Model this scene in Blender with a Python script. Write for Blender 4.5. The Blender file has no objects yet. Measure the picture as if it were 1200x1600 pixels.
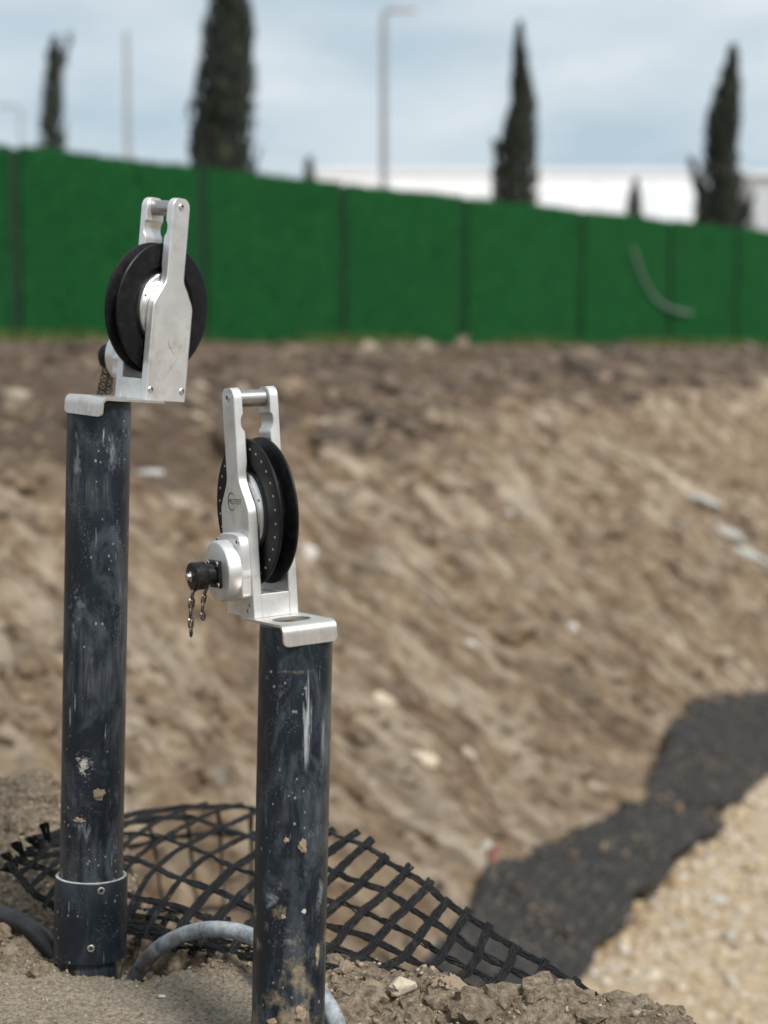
import bpy, bmesh, math, random
import numpy as np
from mathutils import Vector, Matrix

random.seed(11)
rng = np.random.default_rng(11)
S = bpy.context.scene
C = S.collection
R = math.radians

# ------------------------------------------------------------------ camera, sky, sun, exposure
HC = 0.70                       # camera height above the scene's zero
PITCH = R(5.4)
FPX = 2600.0                    # focal length in pixels of the 1200x1600 photograph
cam_d = bpy.data.cameras.new("camera")
cam = bpy.data.objects.new("camera", cam_d)
C.objects.link(cam)
cam.location = (0, 0, HC)
cam.rotation_euler = (math.pi / 2 - PITCH, 0, 0)
cam_d.sensor_fit = 'VERTICAL'
cam_d.sensor_height = 36.0
cam_d.sensor_width = 27.0
cam_d.lens = FPX / 1600 * 36.0
cam_d.clip_start = 0.05
cam_d.clip_end = 5000
cam_d.dof.use_dof = True
cam_d.dof.focus_distance = 1.70
cam_d.dof.aperture_fstop = 3.8
S.camera = cam

S.view_settings.view_transform = 'Standard'
S.view_settings.look = 'None'
S.view_settings.gamma = 1.0
S.view_settings.exposure = 0.3
S.view_settings.use_curve_mapping = False
S.render.engine = 'CYCLES'
S.cycles.use_denoising = True
S.cycles.max_bounces = 8

SUN_DIR = Vector((0.42, -0.55, 0.85)).normalized()      # towards the sun
world = bpy.data.worlds.new("World")
S.world = world
world.use_nodes = True
wn, wl = world.node_tree.nodes, world.node_tree.links
wn.clear()
w_out = wn.new('ShaderNodeOutputWorld')
w_bg = wn.new('ShaderNodeBackground')
w_bg.inputs['Strength'].default_value = 0.10
w_sky = wn.new('ShaderNodeTexSky')
w_sky.sky_type = 'NISHITA'
w_sky.sun_disc = False
w_sky.sun_elevation = math.asin(SUN_DIR.z)
w_sky.sun_rotation = math.atan2(SUN_DIR.x, SUN_DIR.y)
w_sky.dust_density = 2.0
w_tc = wn.new('ShaderNodeTexCoord')
w_map = wn.new('ShaderNodeMapping')
w_map.inputs['Scale'].default_value = (1.0, 1.0, 3.2)
w_map.inputs['Location'].default_value = (0.35, 0.1, 0.62)
w_no = wn.new('ShaderNodeTexNoise')
w_no.inputs['Scale'].default_value = 3.9
w_no.inputs['Detail'].default_value = 5.0
w_no.inputs['Roughness'].default_value = 0.5
w_ra = wn.new('ShaderNodeValToRGB')
w_ra.color_ramp.elements[0].position = 0.36
w_ra.color_ramp.elements[0].color = (4.1, 5.1, 5.8, 1)
w_ra.color_ramp.elements[1].position = 0.66
w_ra.color_ramp.elements[1].color = (7.2, 7.5, 7.7, 1)
w_mix = wn.new('ShaderNodeMix')
w_mix.data_type = 'RGBA'
w_mix.inputs['Factor'].default_value = 0.88
wl.new(w_tc.outputs['Generated'], w_map.inputs['Vector'])
wl.new(w_map.outputs['Vector'], w_no.inputs['Vector'])
wl.new(w_no.outputs['Fac'], w_ra.inputs['Fac'])
wl.new(w_sky.outputs['Color'], w_mix.inputs['A'])
wl.new(w_ra.outputs['Color'], w_mix.inputs['B'])
wl.new(w_mix.outputs['Result'], w_bg.inputs['Color'])
wl.new(w_bg.outputs['Background'], w_out.inputs['Surface'])

sun_d = bpy.data.lights.new("sun", 'SUN')
sun_d.energy = 3.5
sun_d.angle = R(14)
sun_d.color = (1.0, 0.975, 0.94)
sun = bpy.data.objects.new("sun", sun_d)
C.objects.link(sun)
sun.rotation_euler = SUN_DIR.to_track_quat('Z', 'Y').to_euler()
sun.location = (3, -5, 12)

# ------------------------------------------------------------------ helpers
CAM = Vector((0, 0, HC))
FWD = Vector((0, math.cos(PITCH), -math.sin(PITCH)))
UPV = Vector((0, math.sin(PITCH), math.cos(PITCH)))

def ray(px, py):
    return FWD + Vector((1, 0, 0)) * ((px - 600) / FPX) + UPV * ((800 - py) / FPX)

def at(px, py, Y):
    """the place that stands Y metres in front of the camera in line with a pixel"""
    d = ray(px, py)
    return CAM + d * (Y / d.y)

def tag(o, label=None, cat=None, group=None, kind=None):
    if label: o['label'] = label
    if cat: o['category'] = cat
    if group: o['group'] = group
    if kind: o['kind'] = kind
    return o

def empty(name, loc=(0, 0, 0)):
    o = bpy.data.objects.new(name, None)
    o.empty_display_size = 0.05
    C.objects.link(o)
    o.location = loc
    return o

def link(name, me, mat=None, parent=None, smooth=True, angle=35):
    o = bpy.data.objects.new(name, me)
    C.objects.link(o)
    if mat is not None and len(me.materials) == 0:
        me.materials.append(mat)
    if smooth:
        me.polygons.foreach_set('use_smooth', [True] * len(me.polygons))
        if angle is not None:
            me.set_sharp_from_angle(angle=R(angle))
    if parent is not None:
        o.parent = parent
    return o

def bevel(o, w, seg=2, ang=30):
    m = o.modifiers.new('bevel', 'BEVEL')
    m.width = w
    m.segments = seg
    m.limit_method = 'ANGLE'
    m.angle_limit = R(ang)
    m.harden_normals = False
    return o

def pyd(name, v, f):
    me = bpy.data.meshes.new(name)
    me.from_pydata([tuple(p) for p in v], [], [tuple(q) for q in f])
    me.update()
    return me

def from_bm(name, bm):
    me = bpy.data.meshes.new(name)
    bmesh.ops.recalc_face_normals(bm, faces=bm.faces)
    bm.to_mesh(me)
    bm.free()
    return me

def np_mesh(name, V, F):
    """V (n,3), F (m,3 or 4)"""
    me = bpy.data.meshes.new(name)
    V = np.asarray(V, dtype=np.float32)
    F = np.asarray(F, dtype=np.int32)
    k = F.shape[1]
    me.vertices.add(len(V))
    me.vertices.foreach_set('co', V.ravel())
    me.loops.add(F.size)
    me.loops.foreach_set('vertex_index', F.ravel())
    me.polygons.add(len(F))
    me.polygons.foreach_set('loop_start', np.arange(0, F.size, k, dtype=np.int32))
    me.polygons.foreach_set('loop_total', np.full(len(F), k, dtype=np.int32))
    me.update(calc_edges=True)
    me.validate()
    return me

def grid_mesh(name, X, Y, Z, keep=None):
    n, m = X.shape
    V = np.stack([X, Y, Z], -1).reshape(-1, 3)
    I = np.arange(n * m).reshape(n, m)
    F = np.stack([I[:-1, :-1], I[:-1, 1:], I[1:, 1:], I[1:, :-1]], -1)
    if keep is not None:
        F = F[keep]
    F = F.reshape(-1, 4)
    return np_mesh(name, V, F)

def box_bm(bm, x0, x1, y0, y1, z0, z1, M=None):
    vs = [bm.verts.new((x, y, z)) for z in (z0, z1) for y in (y0, y1) for x in (x0, x1)]
    for q in ((0, 2, 3, 1), (4, 5, 7, 6), (0, 1, 5, 4), (2, 6, 7, 3), (0, 4, 6, 2), (1, 3, 7, 5)):
        bm.faces.new([vs[i] for i in q])
    if M is not None:
        bmesh.ops.transform(bm, matrix=M, verts=vs)

def text_mesh(name, body, size, mat, parent, align='CENTER', space=1.0):
    cu = bpy.data.curves.new('tmp_text', 'FONT')
    cu.body = body; cu.size = size; cu.align_x = align; cu.align_y = 'CENTER'
    cu.space_character = space
    t = bpy.data.objects.new('tmp_text', cu)
    C.objects.link(t)
    bpy.context.view_layer.update()
    dg = bpy.context.evaluated_depsgraph_get()
    me = bpy.data.meshes.new_from_object(t.evaluated_get(dg))
    me.name = name
    bpy.data.objects.remove(t); bpy.data.curves.remove(cu)
    me.materials.clear()
    return link(name, me, mat, parent, smooth=False)

def box_mesh(name, x0, x1, y0, y1, z0, z1):
    bm = bmesh.new()
    box_bm(bm, x0, x1, y0, y1, z0, z1)
    return from_bm(name, bm)

def lathe(name, prof, n=48, axis='Z', off=(0, 0, 0), closed=False):
    """prof: (radius, height) list revolved about an axis through off"""
    v, f = [], []
    ox, oy, oz = off
    for r, h in prof:
        for k in range(n):
            a = 2 * math.pi * k / n
            c, s = r * math.cos(a), r * math.sin(a)
            if axis == 'Z': v.append((ox + c, oy + s, oz + h))
            elif axis == 'Y': v.append((ox + c, oy + h, oz + s))
            else: v.append((ox + h, oy + c, oz + s))
    L = len(prof)
    for i in range(L if closed else L - 1):
        j = (i + 1) % L
        for k in range(n):
            k2 = (k + 1) % n
            f.append((i * n + k, i * n + k2, j * n + k2, j * n + k))
    if not closed:
        f.append(tuple(range(n - 1, -1, -1)))
        f.append(tuple((L - 1) * n + k for k in range(n)))
    me = pyd(name, v, f)
    bm = bmesh.new()
    bm.from_mesh(me)
    bmesh.ops.remove_doubles(bm, verts=bm.verts, dist=1e-6)
    bmesh.ops.recalc_face_normals(bm, faces=bm.faces)
    bm.to_mesh(me)
    bm.free()
    return me

def catmull(P, n):
    """dense smooth path through the points, n steps per span"""
    P = [Vector(p) for p in P]
    Q = [2 * P[0] - P[1]] + P + [2 * P[-1] - P[-2]]
    out = []
    for i in range(1, len(Q) - 2):
        a, b, c, d = Q[i - 1:i + 3]
        for k in range(n):
            t = k / n
            out.append(0.5 * ((2 * b) + (c - a) * t + (2 * a - 5 * b + 4 * c - d) * t * t + (3 * b - a - 3 * c + d) * t ** 3))
    out.append(P[-1].copy())
    return out

def tube(v, f, path, rad, n=8, flat=None, cap=True):
    """add a tube along path to the lists; flat=(nx,ny,nz,ratio) squashes it along a direction"""
    base = len(v)
    L = len(path)
    t0 = None
    for i, p in enumerate(path):
        t = (path[min(i + 1, L - 1)] - path[max(i - 1, 0)]).normalized()
        if t0 is None:
            a = t.cross(Vector((0.13, 0.21, 0.97)))
            if a.length < 0.15: a = t.cross(Vector((1, 0, 0)))
        else:
            a = t0.rotation_difference(t) @ a
        a = (a - t * a.dot(t)).normalized()
        b = t.cross(a).normalized()
        t0 = t
        r = rad[i] if hasattr(rad, '__len__') else rad
        for k in range(n):
            g = 2 * math.pi * k / n
            o = a * (r * math.cos(g)) + b * (r * math.sin(g))
            if flat is not None:
                nn = flat[0]
                o = o - nn * (o.dot(nn) * (1 - flat[1]))
            v.append(tuple(p + o))
    for i in range(L - 1):
        for k in range(n):
            k2 = (k + 1) % n
            f.append((base + i * n + k, base + i * n + k2, base + (i + 1) * n + k2, base + (i + 1) * n + k))
    if cap:
        f.append(tuple(base + k for k in range(n - 1, -1, -1)))
        f.append(tuple(base + (L - 1) * n + k for k in range(n)))

# --- numpy noise
def _h(ix, iy, seed):
    n = (ix.astype(np.int64) * 374761393 + iy.astype(np.int64) * 668265263 + seed * 1274126177) & 0xFFFFFFFF
    n = ((n ^ (n >> 13)) * 1274126177) & 0xFFFFFFFF
    n = n ^ (n >> 16)
    return (n & 0xFFFF) / 65535.0

def vnoise(x, y, seed=0):
    x = np.asarray(x, float); y = np.asarray(y, float)
    ix = np.floor(x); iy = np.floor(y)
    fx = x - ix; fy = y - iy
    ux = fx * fx * fx * (fx * (fx * 6 - 15) + 10); uy = fy * fy * fy * (fy * (fy * 6 - 15) + 10)
    a = _h(ix, iy, seed); b = _h(ix + 1, iy, seed); c = _h(ix, iy + 1, seed); d = _h(ix + 1, iy + 1, seed)
    return (a * (1 - ux) + b * ux) * (1 - uy) + (c * (1 - ux) + d * ux) * uy

def fbm(x, y, o=4, seed=0, gain=0.5):
    t = 0; a = 1.0; n = 0
    for k in range(o):
        t = t + a * (vnoise(x * 2 ** k + 17.3 * k, y * 2 ** k - 9.1 * k, seed + k) * 2 - 1)
        n += a; a *= gain
    return t / n

def billow(x, y, o=3, seed=0, gain=0.5):
    t = 0; a = 1.0; n = 0
    for k in range(o):
        t = t + a * np.abs(vnoise(x * 2 ** k + 7.3 * k, y * 2 ** k + 3.1 * k, seed + k) * 2 - 1)
        n += a; a *= gain
    return t / n

def lumps(x, y, seed=0, jit=0.9):
    """rounded clods: half-spheres of random size round jittered cell points"""
    ix = np.floor(x); iy = np.floor(y)
    best = np.zeros_like(x)
    for dx in (-1, 0, 1):
        for dy in (-1, 0, 1):
            cx = ix + dx; cy = iy + dy
            px = cx + 0.5 + jit * (_h(cx, cy, seed) - 0.5)
            py = cy + 0.5 + jit * (_h(cx, cy, seed + 5) - 0.5)
            r = 0.25 + 0.5 * _h(cx, cy, seed + 9)
            q = r * r - (x - px) ** 2 - (y - py) ** 2
            best = np.maximum(best, np.sqrt(np.maximum(q, 0)))
    return best

def sstep(a, b, x):
    t = np.clip((x - a) / (b - a), 0, 1)
    return t * t * (3 - 2 * t)

# ------------------------------------------------------------------ materials
def new_mat(name):
    m = bpy.data.materials.new(name)
    m.use_nodes = True
    nt = m.node_tree
    return m, nt, nt.nodes['Principled BSDF']

class NB:
    """small node builder"""
    def __init__(s, nt):
        s.nt = nt
        s.tc = nt.nodes.new('ShaderNodeTexCoord')
    def n(s, t, **kw):
        x = s.nt.nodes.new(t)
        for k, v in kw.items(): setattr(x, k, v)
        return x
    def l(s, a, b): s.nt.links.new(a, b)
    def mapping(s, src=None, scale=(1, 1, 1), rot=(0, 0, 0), loc=(0, 0, 0)):
        m = s.n('ShaderNodeMapping')
        m.inputs['Scale'].default_value = scale
        m.inputs['Rotation'].default_value = rot
        m.inputs['Location'].default_value = loc
        s.l(src if src is not None else s.tc.outputs['Object'], m.inputs['Vector'])
        return m.outputs['Vector']
    def noise(s, vec=None, scale=5, detail=4, rough=0.55, dist=0.0):
        x = s.n('ShaderNodeTexNoise')
        x.inputs['Scale'].default_value = scale
        x.inputs['Detail'].default_value = detail
        x.inputs['Roughness'].default_value = rough
        x.inputs['Distortion'].default_value = dist
        s.l(vec if vec is not None else s.tc.outputs['Object'], x.inputs['Vector'])
        return x.outputs['Fac']
    def voro(s, vec=None, scale=5, out='Distance', rand=1.0):
        x = s.n('ShaderNodeTexVoronoi')
        x.inputs['Scale'].default_value = scale
        x.inputs['Randomness'].default_value = rand
        s.l(vec if vec is not None else s.tc.outputs['Object'], x.inputs['Vector'])
        return x.outputs[out]
    def ramp(s, fac, stops, interp='LINEAR'):
        r = s.n('ShaderNodeValToRGB')
        r.color_ramp.interpolation = interp
        e = r.color_ramp.elements
        while len(e) < len(stops): e.new(0.5)
        for k, (p, c) in enumerate(stops):
            e[k].position = p
            e[k].color = (c, c, c, 1) if not hasattr(c, '__len__') else (*c, 1)
        s.l(fac, r.inputs['Fac'])
        return r.outputs['Color']
    def mix(s, fac, a, b, mode='MIX'):
        m = s.n('ShaderNodeMix', data_type='RGBA', blend_type=mode)
        for sock, val in ((m.inputs['Factor'], fac), (m.inputs['A'], a), (m.inputs['B'], b)):
            if hasattr(val, 'is_linked') or hasattr(val, 'links'): s.l(val, sock)
            elif hasattr(val, '__len__'): sock.default_value = (*val, 1)
            else: sock.default_value = val
        return m.outputs['Result']
    def math(s, op, a, b=None):
        m = s.n('ShaderNodeMath', operation=op)
        for i, val in enumerate((a, b)):
            if val is None: continue
            if hasattr(val, 'links'): s.l(val, m.inputs[i])
            else: m.inputs[i].default_value = val
        return m.outputs[0]
    def bump(s, h, strength=0.5, dist=0.01, normal=None):
        b = s.n('ShaderNodeBump')
        b.inputs['Strength'].default_value = strength
        b.inputs['Distance'].default_value = dist
        s.l(h, b.inputs['Height'])
        if normal is not None: s.l(normal, b.inputs['Normal'])
        return b.outputs['Normal']
    def sep(s, vec):
        x = s.n('ShaderNodeSeparateXYZ')
        s.l(vec, x.inputs[0])
        return x.outputs

def plain(name, col, rough=0.5, metal=0.0, var=0.15, scale=40, bump=0.0):
    m, nt, p = new_mat(name)
    b = NB(nt)
    f = b.noise(scale=scale, detail=5)
    c = b.ramp(f, [(0.3, tuple(x * (1 - var) for x in col)), (0.7, tuple(min(1, x * (1 + var)) for x in col))])
    b.l(c, p.inputs['Base Color'])
    p.inputs['Roughness'].default_value = rough
    p.inputs['Metallic'].default_value = metal
    if bump: b.l(b.bump(f, bump, 0.002), p.inputs['Normal'])
    return m

def alu_mat():
    m, nt, p = new_mat('anodised_aluminium')
    b = NB(nt)
    f = b.noise(scale=350, detail=3)
    g = b.noise(scale=25, detail=5, rough=0.65)
    c = b.ramp(g, [(0.3, (0.66, 0.655, 0.64)), (0.7, (0.80, 0.795, 0.78))])
    # fine scratches: long thin noise seen only at its peaks
    sc = b.noise(b.mapping(rot=(0, R(38), 0), scale=(900, 30, 14)), scale=1, detail=2)
    s2 = b.noise(b.mapping(rot=(0, R(-62), 0), scale=(700, 30, 18)), scale=1, detail=2)
    scr = b.math('MAXIMUM', b.ramp(sc, [(0.70, 0.0), (0.75, 1.0)]), b.ramp(s2, [(0.72, 0.0), (0.77, 1.0)]))
    c = b.mix(b.math('MULTIPLY', scr, 0.35), c, (0.30, 0.29, 0.27))
    # a dusting of dry soil
    d = b.ramp(b.noise(scale=60, detail=8, rough=0.7), [(0.52, 0.0), (0.72, 0.5)])
    c = b.mix(d, c, (0.40, 0.355, 0.29))
    b.l(c, p.inputs['Base Color'])
    b.l(b.ramp(g, [(0.3, 0.34), (0.7, 0.48)]), p.inputs['Roughness'])
    p.inputs['Metallic'].default_value = 0.70
    b.l(b.bump(f, 0.10, 0.0004), p.inputs['Normal'])
    return m

def steel_mat():
    m, nt, p = new_mat('brushed_steel')
    b = NB(nt)
    br = b.noise(b.mapping(scale=(30, 1200, 30)), scale=1, detail=3)
    g = b.noise(scale=45, detail=6, rough=0.7)
    c = b.ramp(br, [(0.3, (0.56, 0.54, 0.51)), (0.7, (0.70, 0.68, 0.65))])
    c = b.mix(b.ramp(g, [(0.5, 0.0), (0.72, 0.6)]), c, (0.40, 0.35, 0.28))
    b.l(c, p.inputs['Base Color'])
    b.l(b.ramp(g, [(0.35, 0.32), (0.7, 0.55)]), p.inputs['Roughness'])
    p.inputs['Metallic'].default_value = 0.85
    b.l(b.bump(br, 0.08, 0.0004), p.inputs['Normal'])
    return m

def black_mat(name='black_wheel', col=(0.005, 0.005, 0.0062), rough=0.42, dust=0.16):
    m, nt, p = new_mat(name)
    b = NB(nt)
    g = b.noise(scale=70, detail=8, rough=0.7)
    sp = b.ramp(b.voro(scale=420), [(0.05, 1.0), (0.14, 0.0)])
    sel = b.ramp(b.noise(scale=55, detail=2), [(0.55, 0.0), (0.65, 0.7)])
    c = b.mix(b.ramp(g, [(0.5, 0.0), (0.8, dust)]), col, (0.12, 0.11, 0.095))
    c = b.mix(b.math('MULTIPLY', sp, sel), c, (0.35, 0.32, 0.28))
    b.l(c, p.inputs['Base Color'])
    b.l(b.ramp(g, [(0.35, rough - 0.06), (0.75, rough + 0.2)]), p.inputs['Roughness'])
    p.inputs['Specular IOR Level'].default_value = 0.22
    b.l(b.bump(g, 0.08, 0.001), p.inputs['Normal'])
    return m

def pipe_mat(name, seed, mud_top, mud_fade, smear=0.5):
    """dark blue grey plastic with pale dust smears, paint-like specks and dried mud near the ground"""
    m, nt, p = new_mat(name)
    b = NB(nt)
    o = (seed * 3.1, seed * 1.7, seed * 0.9)
    base = b.ramp(b.noise(b.mapping(loc=o), scale=14, detail=4), [(0.3, (0.0056, 0.0091, 0.0142)), (0.7, (0.0108, 0.0160, 0.0234))])
    # long drag smears along the pipe
    st = b.noise(b.mapping(loc=o, scale=(150, 150, 9)), scale=1, detail=5, rough=0.6, dist=1.2)
    pt = b.noise(b.mapping(loc=o, scale=(16, 16, 8)), scale=1, detail=4, rough=0.6)
    sm = b.math('MULTIPLY', b.ramp(st, [(0.40, 0.0), (0.72, 1.0)]), b.ramp(pt, [(0.50, 0.0), (0.66, 0.8)]))
    c = b.mix(b.math('MULTIPLY', sm, smear), base, (0.21, 0.225, 0.24))
    # cloudy wiped film
    fl = b.noise(b.mapping(loc=o, scale=(28, 28, 13)), scale=1, detail=9, rough=0.72, dist=0.8)
    c = b.mix(b.ramp(fl, [(0.48, 0.0), (0.74, 0.62 * smear + 0.1)]), c, (0.15, 0.175, 0.20))
    # a few hard scuffs
    sc = b.noise(b.mapping(loc=o, scale=(260, 260, 22), rot=(0.15, 0.1, 0)), scale=1, detail=2)
    c = b.mix(b.math('MULTIPLY', b.ramp(sc, [(0.70, 0.0), (0.76, 0.8)]), b.ramp(pt, [(0.40, 0.0), (0.55, 1.0)])), c, (0.38, 0.39, 0.39))
    # specks of splashed mortar
    wv = b.noise(b.mapping(loc=o), scale=60, detail=2)
    v1 = b.voro(b.mapping(loc=o, scale=(1, 1, 0.8)), scale=130)
    v1 = b.math('ADD', v1, b.math('MULTIPLY', b.math('SUBTRACT', wv, 0.5), 0.35))
    s1 = b.math('MULTIPLY', b.ramp(v1, [(0.10, 1.0), (0.17, 0.0)]), b.ramp(b.noise(b.mapping(loc=o), scale=20, detail=3), [(0.52, 0.0), (0.58, 1.0)]))
    v2 = b.voro(b.mapping(loc=o), scale=420)
    s2 = b.math('MULTIPLY', b.ramp(v2, [(0.12, 1.0), (0.2, 0.0)]), b.ramp(b.noise(b.mapping(loc=o), scale=32, detail=3), [(0.5, 0.0), (0.62, 0.8)]))
    spk = b.math('MAXIMUM', s1, s2)
    c = b.mix(b.math('MULTIPLY', spk, 0.75), c, (0.30, 0.285, 0.25))
    # dried mud, thick low down
    z = b.sep(b.tc.outputs['Object'])[2]
    mn = b.noise(b.mapping(loc=o, scale=(1, 1, 0.7)), scale=38, detail=8, rough=0.62)
    zz = b.math('DIVIDE', b.math('SUBTRACT', mud_top, z), mud_fade)
    mm = b.ramp(b.math('ADD', mn, b.math('MULTIPLY', b.math('MINIMUM', zz, 1.0), 0.16)), [(0.58, 0.0), (0.71, 0.92)])
    c = b.mix(mm, c, b.mix(mn, (0.12, 0.09, 0.055), (0.33, 0.26, 0.165)))
    b.l(c, p.inputs['Base Color'])
    dirt = b.math('MAXIMUM', b.math('MAXIMUM', spk, mm), sm)
    b.l(b.ramp(dirt, [(0.0, 0.36), (1.0, 0.85)]), p.inputs['Roughness'])
    p.inputs['Specular IOR Level'].default_value = 0.32
    hgt = b.math('ADD', b.math('MULTIPLY', b.math('MAXIMUM', spk, mm), 1.0), b.math('MULTIPLY', st, 0.12))
    b.l(b.bump(hgt, 0.55, 0.0016), p.inputs['Normal'])
    return m

TDIR = Vector((0.43, 0.903)).normalized()       # the trench's direction on plan
TANG = math.atan2(TDIR.y, TDIR.x)

def soil_mat(name, cols, fine=240, streak=0.0, bump=0.6, bdist=0.004, med=30, topsoil=None, pebble=0.0, tscale=5):
    m, nt, p = new_mat(name)
    b = NB(nt)
    a = b.noise(scale=med * 0.13, detail=6, rough=0.6)
    g = b.noise(scale=med, detail=8, rough=0.68)
    c = b.ramp(g, [(0.36, cols[0]), (0.5, cols[1]), (0.63, cols[2])])
    c = b.mix(b.ramp(a, [(0.35, 0.0), (0.65, 0.65)]), c, b.ramp(g, [(0.3, cols[3]), (0.7, cols[4])]))
    if streak:
        # marks left by the digger bucket, running straight down the bank
        v = b.mapping(rot=(0, 0, -TANG))
        s1 = b.noise(b.mapping(v, scale=(6.0, 2.7, 2.7)), scale=1, detail=8, rough=0.7, dist=1.6)
        c = b.mix(b.ramp(s1, [(0.48, 0.0), (0.60, streak)]), c, cols[5])
        s2 = b.noise(b.mapping(v, scale=(3.8, 1.6, 1.6), loc=(5, 3, 1)), scale=1, detail=8, rough=0.7, dist=1.3)
        c = b.mix(b.ramp(s2, [(0.50, 0.0), (0.62, streak)]), c, cols[6])
        # broken clods in other soils, grey and rusty
        c = b.mix(b.ramp(b.noise(scale=5.2, detail=9, rough=0.75), [(0.52, 0.0), (0.62, 0.6)]), c, (0.27, 0.215, 0.165))
        c = b.mix(b.ramp(b.noise(b.mapping(loc=(4, 9, 2)), scale=9, detail=7, rough=0.7), [(0.60, 0.0), (0.66, 0.55)]), c, (0.42, 0.25, 0.14))
        c = b.mix(b.ramp(b.noise(b.mapping(loc=(14, 3, 7)), scale=14, detail=8, rough=0.75), [(0.56, 0.0), (0.64, 0.8)]), c, (0.15, 0.098, 0.06))
    if topsoil:
        at_ = b.n('ShaderNodeAttribute', attribute_name='topsoil')
        tn = b.noise(scale=tscale, detail=7, rough=0.65)
        tc = b.ramp(tn, [(0.3, topsoil[0]), (0.52, topsoil[1]), (0.72, topsoil[2])])
        k = b.ramp(b.math('ADD', at_.outputs['Fac'], b.math('MULTIPLY', b.math('SUBTRACT', tn, 0.5), 0.9)), [(0.40, 0.0), (0.62, 1.0)])
        c = b.mix(k, c, tc)
    if pebble:
        vc = b.n('ShaderNodeTexVoronoi')
        vc.inputs['Scale'].default_value = pebble
        b.l(b.tc.outputs['Object'], vc.inputs['Vector'])
        pc = b.ramp(b.sep(vc.outputs['Color'])[0], [(0.0, (0.20, 0.13, 0.09)), (0.4, (0.34, 0.25, 0.16)), (0.85, (0.42, 0.36, 0.28)), (1.0, (0.50, 0.47, 0.42))])
        pk = b.math('MULTIPLY', b.ramp(vc.outputs['Distance'], [(0.22, 1.0), (0.36, 0.0)]), b.ramp(b.sep(vc.outputs['Color'])[1], [(0.84, 0.0), (0.87, 0.8)]))
        c = b.mix(pk, c, pc)
    b.l(c, p.inputs['Base Color'])
    p.inputs['Roughness'].default_value = 0.95
    p.inputs['Specular IOR Level'].default_value = 0.2
    f1 = b.noise(scale=fine, detail=6, rough=0.7)
    b.l(b.bump(b.math('ADD', f1, b.math('MULTIPLY', g, 1.2)), bump, bdist), p.inputs['Normal'])
    return m

M = {}
M['alu'] = alu_mat()
M['steel'] = steel_mat()
M['black'] = black_mat()
M['connector'] = black_mat('black_connector', (0.010, 0.010, 0.010), 0.30, 0.35)
M['screw'] = plain('screw_steel', (0.55, 0.54, 0.52), 0.3, 1.0, 0.2, 300)
M['socket'] = plain('screw_socket', (0.02, 0.02, 0.02), 0.6, 0.3)
M['pin'] = plain('grey_pin', (0.36, 0.35, 0.34), 0.38, 0.9, 0.12, 160)
M['hub'] = plain('turned_hub', (0.62, 0.62, 0.61), 0.30, 0.9, 0.06, 200)
M['dot'] = plain('pale_dot', (0.50, 0.49, 0.46), 0.5, 0.0)
M['chain'] = plain('dark_chain', (0.13, 0.115, 0.095), 0.35, 0.9, 0.4, 400)
M['ink'] = plain('engraved_ink', (0.05, 0.05, 0.05), 0.7)
M['print'] = plain('worn_print', (0.13, 0.135, 0.135), 0.7, 0.0, 0.6, 900)
M['rubber'] = plain('black_hose', (0.014, 0.014, 0.015), 0.42, 0.0, 0.5, 60, 0.2)

# ------------------------------------------------------------------ ground shape (heights relative to the eye)
P0 = np.array([0.56, 4.84])
TV = np.array([TDIR.x, TDIR.y])
NV = np.array([-TDIR.y, TDIR.x])         # up the far bank
FLOOR = -1.80
F0 = np.array([-4.43, 19.2]); F1 = np.array([7.54, 32.7])
FD = (F1 - F0) / np.linalg.norm(F1 - F0)
FN = np.array([FD[1], -FD[0]])           # from the fence towards the camera

def ts(x, y):
    return (x - P0[0]) * TV[0] + (y - P0[1]) * TV[1], (x - P0[0]) * NV[0] + (y - P0[1]) * NV[1]

EX = np.array([-3, -1.2, -.55, -.45, -.37, -.30, -.2, -.1, -.02, .03, .07, .12, .20, .27, .33, .42, .6, 1.2, 3.0, 9])
EY = np.array([4.2, 3.0, 2.45, 2.36, 2.20, 2.02, 1.92, 1.88, 1.83, 1.78, 1.72, 1.70, 1.69, 1.66, 1.58, 1.35, .8, -.8, -5.0, -19])

def near_smooth(x, y):
    z = -0.672 - 0.004 * sstep(.0, -.12, x) - 0.007 * sstep(.02, .12, x)
    z = z + 0.045 * sstep(1.88, 2.22, y) * sstep(-.16, -.36, x)
    z = z + 0.022 * np.exp(-(((x + .50) / .14) ** 2 + ((y - 2.28) / .09) ** 2))
    z = z + 0.012 * np.exp(-(((x + .36) / .05) ** 2 + ((y - 2.2) / .06) ** 2))
    z = z - 0.056 * np.exp(-(((x + .29) / .085) ** 2 + ((y - 1.865) / .075) ** 2) ** 1.5)
    z = z - 0.02 * np.exp(-(((x + .21) / .07) ** 2 + ((y - 1.88) / .05) ** 2))
    z = z - 0.006 * sstep(1.90, 1.74, y) * sstep(-.03, -.2, x)
    # heaps of clods on the right
    for cx, cy, r, h in ((.075, 1.655, .05, .022), (.045, 1.70, .030, .016), (.145, 1.625, .045, .026), (.20, 1.62, .045, .030), (.265, 1.60, .05, .028), (.30, 1.56, .05, .022)):
        z = z + h * .85 * np.exp(-(((x - cx) / r) ** 2 + ((y - cy) / r) ** 2) ** 1.4)
    d = y - np.interp(x, EX, EY)
    k = 0.022
    sp = k * np.log1p(np.exp(np.clip(d / k, -40, 40)))
    return z - 1.25 * sp

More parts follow.
